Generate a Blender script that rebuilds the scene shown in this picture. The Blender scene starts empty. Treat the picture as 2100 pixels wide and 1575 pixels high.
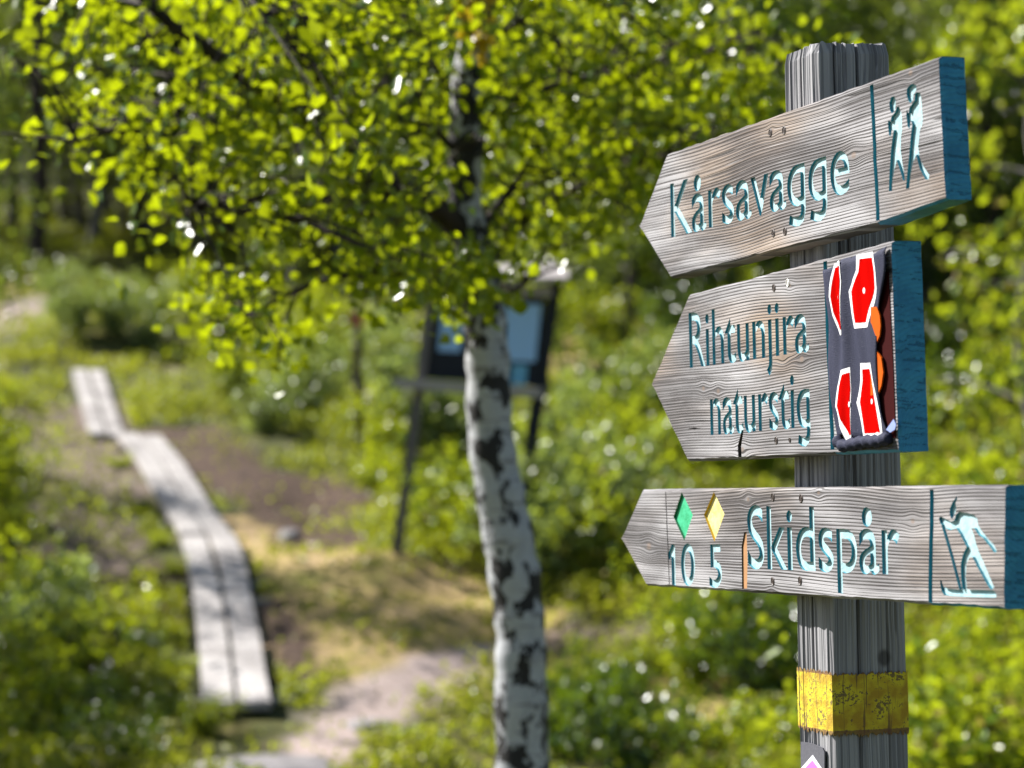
import bpy, bmesh, math, random
import numpy as np
from mathutils import Vector, Matrix
from mathutils.geometry import delaunay_2d_cdt

# ---------------------------------------------------------------- camera, sky, sun, exposure
S = bpy.context.scene
COL = S.collection
FPX, HY = 5600.0, 1050.0                      # focal length and horizon row, in photo pixels (2100 x 1575)
PITCH = math.atan((HY - 787.5) / FPX)
EYE = np.array([0.0, 0.0, 1.5])
cd = bpy.data.cameras.new('camera'); cam = bpy.data.objects.new('camera', cd); COL.objects.link(cam)
cam.location = EYE; cam.rotation_euler = (math.pi / 2 + PITCH, 0, 0)
cd.sensor_width = 36; cd.lens = 36 * FPX / 2100; cd.clip_start = 0.1; cd.clip_end = 600
cd.dof.use_dof = True; cd.dof.focus_distance = 4.03; cd.dof.aperture_fstop = 4.4
S.camera = cam

SUN_EL, SUN_BACK = math.radians(40), math.radians(30)
SUNV = Vector((-math.cos(SUN_BACK) * math.cos(SUN_EL), math.sin(SUN_BACK) * math.cos(SUN_EL), math.sin(SUN_EL)))
w = bpy.data.worlds.new('World'); S.world = w; w.use_nodes = True
wn = w.node_tree.nodes; sky = wn.new('ShaderNodeTexSky'); sky.sky_type = 'NISHITA'; sky.sun_disc = False
sky.sun_elevation = SUN_EL; sky.sun_rotation = math.atan2(SUNV.x, SUNV.y)
w.node_tree.links.new(sky.outputs[0], wn['Background'].inputs[0]); wn['Background'].inputs[1].default_value = 0.05
sl = bpy.data.lights.new('sun', 'SUN'); sl.energy = 5.0; sl.angle = math.radians(0.53); sl.color = (1, 0.965, 0.915)
so = bpy.data.objects.new('sun', sl); COL.objects.link(so); so.rotation_euler = (-SUNV).to_track_quat('-Z', 'Y').to_euler()
S.view_settings.view_transform = 'Standard'; S.view_settings.look = 'None'
S.view_settings.exposure = 1.4; S.view_settings.gamma = 1
S.render.engine = 'CYCLES'
S.cycles.max_bounces = 5; S.cycles.transmission_bounces = 3; S.cycles.diffuse_bounces = 3
S.cycles.sample_clamp_indirect = 6

rng = np.random.default_rng(7)
R = random.Random(5)

# ---------------------------------------------------------------- pixel -> place
def ray(px, py):
    x, z = (px - 1050) / FPX, -(py - 787.5) / FPX
    return np.array([x, math.cos(PITCH) - z * math.sin(PITCH), math.sin(PITCH) + z * math.cos(PITCH)])
def at(px, py, Y):
    r = ray(px, py); return Vector(EYE + r * (Y / r[1]))

_lat = np.random.default_rng(3).random((256, 256))
def vnoise(x, y):
    x = np.asarray(x, float); y = np.asarray(y, float)
    i = np.floor(x).astype(int); j = np.floor(y).astype(int); f = x - i; g = y - j
    f = f * f * (3 - 2 * f); g = g * g * (3 - 2 * g)
    a = _lat[i & 255, j & 255]; b = _lat[(i + 1) & 255, j & 255]; c = _lat[i & 255, (j + 1) & 255]; d = _lat[(i + 1) & 255, (j + 1) & 255]
    return (a * (1 - f) + b * f) * (1 - g) + (c * (1 - f) + d * f) * g
def fbm(x, y, o=3):
    s = 0; a = 0.5; n = 0
    for k in range(o):
        s = s + a * vnoise(x * 2 ** k + 17 * k, y * 2 ** k + 5 * k); n += a; a *= 0.5
    return s / n
def spline(pts, n):
    """Catmull-Rom through points (any length tuples)"""
    P = np.array(pts, float); P = np.vstack([2 * P[0] - P[1], P, 2 * P[-1] - P[-2]]); out = []
    for u in np.linspace(0, len(P) - 3 - 1e-6, n):
        i = int(u); t = u - i; a, b, c, d = P[i:i + 4]
        out.append(0.5 * (2 * b + (c - a) * t + (2 * a - 5 * b + 4 * c - d) * t * t + (3 * b - a - 3 * c + d) * t ** 3))
    return np.array(out)
def slope(x, y):
    y = np.asarray(y, float)
    base = 0.2 * np.log1p(np.exp(np.clip((y - 15) * 2.0, -40, 40))) / 2.0
    base = np.where(y > 35, 0.2 * (y - 15), base)
    return base + np.where(y > 60, (y - 60) * 0.08, 0)
def pdist(x, y, q):
    if np.size(x) == 1:                                   # one point: all segments at once
        p = np.array([float(np.ravel(x)[0]), float(np.ravel(y)[0])]); a = q[:-1, :2]; ab = q[1:, :2] - a; t = np.clip(((p - a) * ab).sum(1) / ((ab * ab).sum(1) + 1e-9), 0, 1)
        return np.reshape(np.hypot(*(p - a - ab * t[:, None]).T).min(), np.shape(x))
    d = np.full(np.shape(x), 1e9)
    for i in range(len(q) - 1):
        a, b = q[i], q[i + 1]; ab = b - a; L = ab @ ab + 1e-9
        t = np.clip(((x - a[0]) * ab[0] + (y - a[1]) * ab[1]) / L, 0, 1)
        d = np.minimum(d, np.hypot(x - a[0] - t * ab[0], y - a[1] - t * ab[1]))
    return d
def slope_hit(px, py, lift):
    r = ray(px, py); t = 9.0
    while t < 140:
        p = EYE + r * t
        if p[2] < float(slope(p[0], p[1])) + lift: break
        t += 0.02
    return p
WALK_A = [(180, 757), (199, 820), (220, 889)]
WALK_B = [(284, 890), (334, 955), (380, 1030), (425, 1098), (448, 1170), (462, 1245), (473, 1332), (486, 1441)]
walk_a = spline([slope_hit(*p, 0.07) for p in WALK_A], 14); walk_b = spline([slope_hit(*p, 0.10) for p in WALK_B], 46)
walk_mid = np.vstack([walk_a, walk_b])
def terrain(x, y):
    x = np.asarray(x, float); y = np.asarray(y, float)
    hum = (fbm(x * 0.55, y * 0.55) - 0.5) * 0.5 + (fbm(x * 1.9 + 9, y * 1.9) - 0.5) * 0.14
    hum = hum * np.clip((pdist(x, y, walk_mid[:, :2]) - 0.25) / 1.0, 0.0, 1)
    return slope(x, y) + hum * np.clip((y - 9) / 8, 0.12, 1)
def ground(px, py, lift=0.0):
    r = ray(px, py); t = 9.0
    while t < 140:
        p = EYE + r * t
        if p[2] < float(terrain(p[0], p[1])) + lift: return Vector(p)
        t += 0.05
    return Vector(EYE + r * 60)
def foot(px, Y):
    x = (px - 1050) / FPX * Y; return Vector((x, Y, float(terrain(x, Y))))

# ---------------------------------------------------------------- material helpers
class N:
    """socket wrapper: arithmetic on shader sockets builds math nodes"""
    def __init__(s, nt, sock): s.nt, s.s = nt, sock
    def _m(s, op, *a):
        n = s.nt.nodes.new('ShaderNodeMath'); n.operation = op
        for i, v in enumerate((s,) + a):
            if isinstance(v, N): s.nt.links.new(v.s, n.inputs[i])
            else: n.inputs[i].default_value = v
        return N(s.nt, n.outputs[0])
    def __add__(s, o): return s._m('ADD', o)
    def __sub__(s, o): return s._m('SUBTRACT', o)
    def __mul__(s, o): return s._m('MULTIPLY', o)
    __radd__ = __add__; __rmul__ = __mul__
    def __rsub__(s, o): return (s * -1.0) + o
    def __truediv__(s, o): return s._m('DIVIDE', o)
    def pw(s, o): return s._m('POWER', o)
    def fn(s, op, *a): return s._m(op, *a)
    def step(s, a, b):
        n = s.nt.nodes.new('ShaderNodeMapRange'); n.interpolation_type = 'SMOOTHSTEP'
        s.nt.links.new(s.s, n.inputs[0]); n.inputs[1].default_value = a; n.inputs[2].default_value = b
        return N(s.nt, n.outputs[0])
class Mat:
    def __init__(s, name):
        s.m = bpy.data.materials.new(name); s.m.use_nodes = True; s.nt = s.m.node_tree
        s.b = s.nt.nodes['Principled BSDF']; s.out = s.nt.nodes['Material Output']
    def new(s, t): return s.nt.nodes.new(t)
    def co(s, which='Object'): return N(s.nt, s.new('ShaderNodeTexCoord').outputs[which])
    def xyz(s, v):
        n = s.new('ShaderNodeSeparateXYZ'); s.nt.links.new(v.s, n.inputs[0]); return [N(s.nt, o) for o in n.outputs]
    def vec(s, x, y, z):
        n = s.new('ShaderNodeCombineXYZ')
        for i, v in enumerate((x, y, z)):
            if isinstance(v, N): s.nt.links.new(v.s, n.inputs[i])
            else: n.inputs[i].default_value = v
        return N(s.nt, n.outputs[0])
    def noise(s, v, scale, detail=2, rough=0.5):
        n = s.new('ShaderNodeTexNoise'); s.nt.links.new(v.s, n.inputs['Vector'])
        n.inputs['Scale'].default_value = scale; n.inputs['Detail'].default_value = detail; n.inputs['Roughness'].default_value = rough
        return N(s.nt, n.outputs['Fac'])
    def col(s, c):
        n = s.new('ShaderNodeRGB'); n.outputs[0].default_value = (*c, 1); return N(s.nt, n.outputs[0])
    def mix(s, f, a, b):
        n = s.new('ShaderNodeMix'); n.data_type = 'RGBA'
        for i, v in ((0, f), (6, a), (7, b)):
            if isinstance(v, N): s.nt.links.new(v.s, n.inputs[i])
            elif i == 0: n.inputs[0].default_value = v
            else: n.inputs[i].default_value = (*v, 1)
        return N(s.nt, n.outputs[2])
    def ramp(s, f, stops):
        n = s.new('ShaderNodeValToRGB'); s.nt.links.new(f.s, n.inputs[0]); e = n.color_ramp.elements
        while len(e) < len(stops): e.new(0.5)
        for i, (p, c) in enumerate(stops): e[i].position = p; e[i].color = (*c, 1)
        return N(s.nt, n.outputs[0])
    def attr(s, name):
        n = s.new('ShaderNodeAttribute'); n.attribute_name = name; return n
    def base(s, c, rough=0.7, spec=0.3, metal=0.0):
        if isinstance(c, N): s.nt.links.new(c.s, s.b.inputs['Base Color'])
        else: s.b.inputs['Base Color'].default_value = (*c, 1)
        if isinstance(rough, N): s.nt.links.new(rough.s, s.b.inputs['Roughness'])
        else: s.b.inputs['Roughness'].default_value = rough
        s.b.inputs['Specular IOR Level'].default_value = spec; s.b.inputs['Metallic'].default_value = metal
        return s
    def bump(s, h, dist, strength=1.0):
        n = s.new('ShaderNodeBump'); s.nt.links.new(h.s, n.inputs['Height'])
        n.inputs['Distance'].default_value = dist; n.inputs['Strength'].default_value = strength
        s.nt.links.new(n.outputs[0], s.b.inputs['Normal']); return s

def plain(name, c, rough=0.6, spec=0.3, var=0.15, scale=30):
    M = Mat(name); n = M.noise(M.co(), scale, 4, 0.6)
    M.base(M.mix(n, tuple(v * (1 - var) for v in c), tuple(min(1, v * (1 + var)) for v in c)), rough, spec)
    M.bump(n, 0.001, 0.4); return M.m

def leaf_mat(name, cols, trans, tmix=0.45, rough=0.38, spec=0.5, patch=None):
    M = Mat(name); g = M.new('ShaderNodeNewGeometry'); rnd = N(M.nt, g.outputs['Random Per Island']); pos = N(M.nt, g.outputs['Position'])
    c = M.ramp(rnd, [(i / (len(cols) - 1), k) for i, k in enumerate(cols)])
    f = M.noise(pos, 0.9, 2)
    if patch: c = M.mix(f.step(0.46, 0.62), c, M.ramp(rnd, [(i / (len(patch) - 1), k) for i, k in enumerate(patch)]))
    M.base(c, rough, spec)
    t = M.new('ShaderNodeBsdfTranslucent')
    tc = M.mix(rnd, trans, tuple(v * 0.6 for v in trans)); M.nt.links.new(tc.s, t.inputs[0])
    mx = M.new('ShaderNodeMixShader'); mx.inputs[0].default_value = tmix
    M.nt.links.new(M.b.outputs[0], mx.inputs[1]); M.nt.links.new(t.outputs[0], mx.inputs[2]); M.nt.links.new(mx.outputs[0], M.out.inputs[0])
    return M.m

def wood_board(name, knots, seed, warm=0.5):
    """weathered softwood: fine raised rings along x that bend round the knots"""
    M = Mat(name); x, y, z = M.xyz(M.co())
    v = y + (M.noise(M.vec(x * 1.8, y * 4.0, seed), 1.0, 1) - 0.5) * 0.045
    kn = None
    for (kx, ky, r, amp) in knots:
        dx = (x - kx) / (r * 1.7); dy = (y - ky) / r
        d2 = dx * dx + dy * dy
        g = (d2 * -1.0).fn('EXPONENT')
        v = v - (y - ky) * g * amp
        k = ((d2 * -9.0).fn('EXPONENT'))
        kn = k if kn is None else kn.fn('MAXIMUM', k)
    n1 = M.noise(M.vec(x * 0.9, v * 330.0, seed), 1.0, 0.6, 0.5)        # growth rings
    n2 = M.noise(M.vec(x * 7.0, v * 620.0, seed + 3), 1.0, 3, 0.6)      # fibres
    n3 = M.noise(M.vec(x * 3.0, v * 16.0, seed + 9), 1.0, 3)            # broad weathering
    n4 = M.noise(M.vec(x * 150.0, y * 150.0, seed), 1.0, 3)
    wv = ((v * (2 * math.pi / 0.0046) + n1 * 5.0).fn('SINE') * 0.5 + 0.5)
    ring = (n1 * 0.62 + wv * 0.30 + 0.02 + (n3 - 0.5) * 0.35).step(0.36, 0.58)
    c = M.ramp(n3, [(0.32, (0.085, 0.082, 0.087)), (0.48, (0.17, 0.163, 0.168)), (0.66, (0.32, 0.312, 0.322))])
    wm = M.noise(M.vec(x * 2.0, y * 6.0, seed + 21), 1.0, 2).step(0.46, 0.66)
    c = M.mix(wm * warm, c, M.ramp(n3, [(0.32, (0.115, 0.08, 0.058)), (0.66, (0.29, 0.215, 0.155))]))
    c = M.mix((1 - ring) * (M.noise(M.vec(x * 3.5, y * 14, seed + 5), 1.0, 2).step(0.3, 0.62) * 0.5 + 0.4), c, (0.042, 0.036, 0.036))
    c = M.mix(n2.step(0.55, 0.75) * 0.45, c, (0.46, 0.45, 0.46))
    c = M.mix(n4.step(0.68, 0.8) * 0.5, c, (0.13, 0.11, 0.10))
    ck = M.noise(M.vec(x * 1.6, v * 75.0, seed + 40), 1.0, 1).step(0.715, 0.735); c = M.mix(ck * 0.9, c, (0.015, 0.013, 0.012))
    if kn: c = M.mix(kn.step(0.25, 0.8) * 0.65, c, (0.17, 0.12, 0.09))
    M.base(c, 0.78, 0.25); M.bump(ring * 0.6 + n2 * 0.35 - ck, 0.0016, 0.9); return M.m

def teal_mat(name, a, b, scale=26, crack=True):
    M = Mat(name); co = M.co(); x, y, z = M.xyz(co)
    n = M.noise(co, scale, 5, 0.65)
    c = M.ramp(n, [(0.3, a), (0.68, b)])
    if crack:
        k0 = M.noise(M.vec(y * 150 + n * 3, z * 26 + n * 5, 3.0), 1.0, 2); rg = ((((y + 0.1) * (y + 0.1) + z * z * 3).fn('SQRT') * 900.0 + n * 9).fn('SINE') * 0.5 + 0.5); c = M.mix(rg * 0.30, c, a); k0 = k0.step(0.57, 0.60) * k0.step(0.66, 0.62)
        v = M.new('ShaderNodeTexVoronoi'); v.feature = 'DISTANCE_TO_EDGE'
        dd = (M.vec(x * 40 + n * 2.6, y * 95 + n * 5.0, z * 60))
        M.nt.links.new(dd.s, v.inputs['Vector']); v.inputs['Scale'].default_value = 1.0
        k = N(M.nt, v.outputs['Distance']).step(0.0, 0.09)
        c = M.mix(k0 * 0.55, c, tuple(q * 0.35 for q in a)); M.bump(n * 0.8 - k0 * 0.6 + rg * 0.15, 0.0015, 0.8)
    else: M.bump(n, 0.001, 0.5)
    M.base(c, 0.55, 0.35); return M.m

def paint_floor(name, a, b, chip):
    M = Mat(name); co = M.co(); n = M.noise(co, 60, 4, 0.6); n2 = M.noise(co, 240, 3, 0.6)
    c = M.mix(n.step(0.35, 0.65), a, b); c = M.mix(n2.step(0.66, 0.74) * 0.8, c, chip)
    M.base(c, 0.6, 0.3); M.bump(n * 0.7 + n2 * 0.5, 0.0016, 0.7); return M.m

TEAL = teal_mat('teal_paint', (0.012, 0.145, 0.29), (0.035, 0.27, 0.44))
TEALW = teal_mat('shaded_teal_groove_paint', (0.025, 0.17, 0.23), (0.04, 0.27, 0.34), 60, False)  # darker copy of the pocket paint, wall shade put into its colour
PALE = paint_floor('faded_sunlit_blue_paint', (0.26, 0.42, 0.455), (0.37, 0.515, 0.54), (0.17, 0.17, 0.17))  # paler copy for pocket floors: some fading, plus sunlight put into the colour
GREEN = paint_floor('green_paint', (0.02, 0.30, 0.13), (0.04, 0.40, 0.2), (0.05, 0.2, 0.1))
YELLOWP = paint_floor('cream_yellow_paint', (0.60, 0.50, 0.15), (0.68, 0.60, 0.27), (0.6, 0.5, 0.2))
YELWALL = plain('ochre_paint', (0.62, 0.42, 0.04)); GRWALL = plain('shaded_green_paint', (0.015, 0.16, 0.075))  # diamond pocket walls; the green one has its shade put into the colour
DARKLINE = plain('scribed_dark_wood', (0.05, 0.045, 0.04))
FRESH = plain('fresh_orange_wood', (0.36, 0.19, 0.085), 0.8, 0.2, 0.3, 200)
SCREWM = plain('rusted_screw', (0.055, 0.04, 0.035), 0.5, 0.4, 0.5, 400); SCREWP = plain('pale_screw', (0.6, 0.58, 0.55), 0.4, 0.5)

# ---------------------------------------------------------------- mesh helpers
def link(o, parent=None):
    COL.objects.link(o)
    if parent: o.parent = parent
    return o
def tag(o, label=None, cat=None, group=None, kind=None):
    for k, v in (('label', label), ('category', cat), ('group', group), ('kind', kind)):
        if v: o[k] = v
    return o
def mesh_obj(name, V, F, mats, parent=None, mi=None, smooth=False):
    me = bpy.data.meshes.new(name); me.from_pydata([tuple(v) for v in V], [], [tuple(f) for f in F])
    for m in (mats if isinstance(mats, (list, tuple)) else [mats]): me.materials.append(m)
    if mi is not None: me.polygons.foreach_set('material_index', np.array(mi, np.int32))
    if smooth: me.polygons.foreach_set('use_smooth', np.ones(len(me.polygons), bool))
    me.update(); return link(bpy.data.objects.new(name, me), parent)
def empty(name, loc=(0, 0, 0)):
    o = bpy.data.objects.new(name, None); o.empty_display_size = 0.1; o.location = loc; COL.objects.link(o); return o
def tube(pts, rad, seg=10, V=None, F=None, cap=True, wob=0.0, rr=None):
    V = [] if V is None else V; F = [] if F is None else F
    pts = [Vector(p) for p in pts]; st = len(V); up = Vector((0.31, 0.95, 0.05)).normalized()
    for i, p in enumerate(pts):
        d = (pts[min(i + 1, len(pts) - 1)] - pts[max(i - 1, 0)]).normalized()
        a = d.cross(up)
        if a.length < 1e-3: a = d.cross(Vector((0, 0, 1)))
        a.normalize(); b = d.cross(a)
        for k in range(seg):
            t = 2 * math.pi * k / seg; r = rad[i] * (1 + (wob * (rr.random() - 0.5) if rr else 0))
            V.append(p + a * (math.cos(t) * r) + b * (math.sin(t) * r))
    for i in range(len(pts) - 1):
        for k in range(seg):
            F.append((st + i * seg + k, st + i * seg + (k + 1) % seg, st + (i + 1) * seg + (k + 1) % seg, st + (i + 1) * seg + k))
    if cap:
        F.append(tuple(st + k for k in range(seg))[::-1]); F.append(tuple(st + (len(pts) - 1) * seg + k for k in range(seg)))
    return V, F
def leaves(name, C, size, mats, parent=None, r=rng, aspect=0.72, flat=0.0, mi=None):
    """many separate leaf blades: 6-sided, folded along the midrib"""
    C = np.asarray(C, float); n = len(C); size = np.broadcast_to(size, (n,))
    nrm = r.normal(size=(n, 3)); nrm[:, 2] += flat; nrm /= np.linalg.norm(nrm, axis=1)[:, None]
    q = r.normal(size=(n, 3)); ax = np.cross(nrm, q); ax /= np.linalg.norm(ax, axis=1)[:, None]; sd = np.cross(nrm, ax)
    s = size[:, None]; fold = nrm * s * 0.13
    P = np.stack([C - ax * s * .5, C - ax * s * .12 + sd * s * .5 * aspect + fold, C + ax * s * .25 + sd * s * .33 * aspect + fold * .7, C + ax * s * .5,
                  C + ax * s * .25 - sd * s * .33 * aspect + fold * .7, C - ax * s * .12 - sd * s * .5 * aspect + fold], 1).reshape(-1, 3)
    me = bpy.data.meshes.new(name); me.vertices.add(6 * n); me.vertices.foreach_set('co', P.ravel())
    me.loops.add(8 * n); me.polygons.add(2 * n)
    idx = (np.arange(n)[:, None] * 6 + np.array([0, 1, 2, 3, 0, 3, 4, 5])).ravel().astype(np.int32)
    me.loops.foreach_set('vertex_index', idx); me.polygons.foreach_set('loop_start', np.arange(0, 8 * n, 4, dtype=np.int32))
    me.polygons.foreach_set('loop_total', np.full(2 * n, 4, np.int32))
    for m in (mats if isinstance(mats, (list, tuple)) else [mats]): me.materials.append(m)
    if mi is not None: me.polygons.foreach_set('material_index', np.repeat(np.asarray(mi, np.int32), 2))
    me.update(calc_edges=True); o = bpy.data.objects.new(name, me)
    return link(o, parent)
def copy_tree(o, parent=None):
    c = o.copy(); COL.objects.link(c)
    if parent: c.parent = parent
    for ch in o.children: copy_tree(ch, c)
    return c
def inpoly(P, poly):
    x, y = P[:, 0], P[:, 1]; q = np.asarray(poly); r = np.zeros(len(P), bool); j = len(q) - 1
    for i in range(len(q)):
        xi, yi = q[i]; xj, yj = q[j]
        if yi != yj: r ^= ((yi > y) != (yj > y)) & (x < (xj - xi) * (y - yi) / (yj - yi) + xi)
        j = i
    return r

# ---------------------------------------------------------------- ground
PATHS = [  # bare earth, traced along the trail: (photo pixels), half width m
    ([(1010, 1340), (930, 1370), (850, 1410), (760, 1455), (690, 1510), (640, 1560)], 0.27, 0),
    ([(110, 1150), (135, 1060), (160, 1000), (165, 950), (150, 900), (120, 850)], 0.62, 1),
    ([(330, 890), (390, 900), (450, 950), (520, 1000), (600, 1060), (660, 1110)], 0.38, 2),
    ([(480, 960), (560, 985), (640, 1010), (690, 1050)], 0.36, 2),
    ([(480, 1080), (560, 1110), (680, 1150), (780, 1190), (900, 1210)], 0.5, 3),
    ([(620, 1260), (720, 1270), (820, 1280), (960, 1290)], 0.65, 3),
    ([(640, 1330), (720, 1350), (800, 1340)], 0.5, 3),
    ([(560, 1240), (600, 1330), (620, 1400)], 0.16, 2),
    ([(-40, 690), (40, 675), (90, 640)], 0.55, 0),
    ([(-60, 650), (20, 610), (90, 580)], 0.8, 3),
    ([(210, 1250), (260, 1200), (310, 1170)], 0.34, 2),
    ([(1180, 780), (1230, 700), (1280, 640)], 0.7, 3),
    ([(1180, 1360), (1300, 1400), (1420, 1380), (1560, 1440)], 0.45, 3), ([(1150, 1500), (1300, 1540), (1480, 1500)], 0.35, 3),
    ([(1140, 1310), (1220, 1330), (1300, 1300)], 0.2, 1),
]
_path = []
for pl, hw, kind in PATHS:
    q = spline([tuple(ground(*p)) for p in pl], 40)
    _path.append((q[:, :2], hw, kind))
def cover(x, y):
    """r bare stony path, g dark peat, b dry grass"""
    wob = (fbm(x * 3.1, y * 3.1) - 0.5) * 0.5
    out = [np.zeros_like(x) for _ in range(3)]
    for q, hw, kind in _path:
        m = np.clip((hw + wob * min(0.5, hw * 1.3) * 1.3 - pdist(x, y, q)) / 0.12 + 0.5, 0, 1)
        if kind == 0: out[0] = np.maximum(out[0], m)
        elif kind == 1: out[0] = np.maximum(out[0], m * 0.28); out[1] = np.maximum(out[1], m * 0.8)
        elif kind == 2: out[1] = np.maximum(out[1], m)
        else: out[2] = np.maximum(out[2], m)
    return out

def build_ground():
    xs = np.concatenate([np.linspace(-160, -14, 40), np.linspace(-13.6, 13.6, 230), np.linspace(14, 160, 40)])
    ys = np.concatenate([np.linspace(-120, 8, 40), np.linspace(9, 46, 320), np.linspace(46.6, 320, 120)])
    X, Y = np.meshgrid(xs, ys); Z = terrain(X, Y); nx, ny = len(xs), len(ys)
    me = bpy.data.meshes.new('ground'); me.vertices.add(nx * ny)
    me.vertices.foreach_set('co', np.stack([X, Y, Z], -1).ravel())
    i = (np.arange(ny - 1)[:, None] * nx + np.arange(nx - 1)).ravel()
    q = np.stack([i, i + 1, i + nx + 1, i + nx], 1).astype(np.int32)
    me.loops.add(q.size); me.loops.foreach_set('vertex_index', q.ravel()); me.polygons.add(len(q))
    me.polygons.foreach_set('loop_start', np.arange(0, q.size, 4, dtype=np.int32)); me.polygons.foreach_set('loop_total', np.full(len(q), 4, np.int32))
    me.polygons.foreach_set('use_smooth', np.ones(len(q), bool))
    me.update(calc_edges=True)
    c = cover(X.ravel(), Y.ravel()); a = me.color_attributes.new('soil', 'FLOAT_COLOR', 'POINT')
    a.data.foreach_set('color', np.stack([*c, np.ones(nx * ny)], 1).ravel().astype(np.float32))
    M = Mat('mossy_soil'); at_ = M.attr('soil'); sp = M.new('ShaderNodeSeparateColor'); M.nt.links.new(at_.outputs[0], sp.inputs[0])
    r, g, b = [N(M.nt, o) for o in sp.outputs[:3]]
    pos = N(M.nt, M.new('ShaderNodeNewGeometry').outputs['Position'])
    n = M.noise(pos, 1.7, 4, 0.6); f = M.noise(pos, 22, 4, 0.65)
    c = M.ramp(n, [(0.3, (0.025, 0.028, 0.010)), (0.5, (0.06, 0.065, 0.016)), (0.68, (0.14, 0.12, 0.035))])  # soil darkened to stand in for shade in gaps between plants
    c = M.mix(b, c, M.ramp(n * 0.6 + f * 0.4, [(0.36, (0.16, 0.16, 0.03)), (0.5, (0.34, 0.25, 0.10)), (0.64, (0.40, 0.28, 0.17))]))
    c = M.mix(g, c, M.ramp(f, [(0.35, (0.018, 0.012, 0.009)), (0.65, (0.12, 0.075, 0.052))]))  # dark peat, the shade lying over it partly put into the colour
    c = M.mix(r, c, M.ramp(f, [(0.35, (0.26, 0.20, 0.175)), (0.65, (0.42, 0.34, 0.31))]))
    M.base(c, 0.9, 0.15); M.bump(f * 0.5 + n, 0.04, 0.6); me.materials.append(M.m)
    o = link(bpy.data.objects.new('ground', me)); tag(o, kind='structure')
build_ground()

# ---------------------------------------------------------------- signpost
TH = math.radians(18.5)
NF = Vector((-math.cos(TH), -math.sin(TH), 0))          # facing of the post's sunlit side
XB = Vector((math.sin(TH), -math.cos(TH), 0))           # along a board, tip -> painted end
LEAN = 0.0214
CORNER = Vector((0.459, 4.0, 1.6786))
UP = (Vector((0, 0, 1)) + NF * LEAN).normalized(); NL = XB.cross(UP).normalized()
FRAME = Matrix((XB, UP, NL)).transposed()                # board-local -> world rotation
def on_plane(px, py, off):
    r = Vector(ray(px, py)); o = CORNER + NL * off; e = Vector(EYE)
    d = e + r * ((o - e).dot(NL) / r.dot(NL)) - CORNER
    return Vector((d.dot(XB), d.dot(UP)))

signpost = empty('signpost', (CORNER.x, CORNER.y, float(terrain(CORNER.x, CORNER.y))))
tag(signpost, 'weathered grey wooden trail signpost with three arrow boards and a yellow paint band', 'signpost')
ROOT_T = Matrix.Translation(CORNER - signpost.location) @ FRAME.to_4x4()

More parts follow.
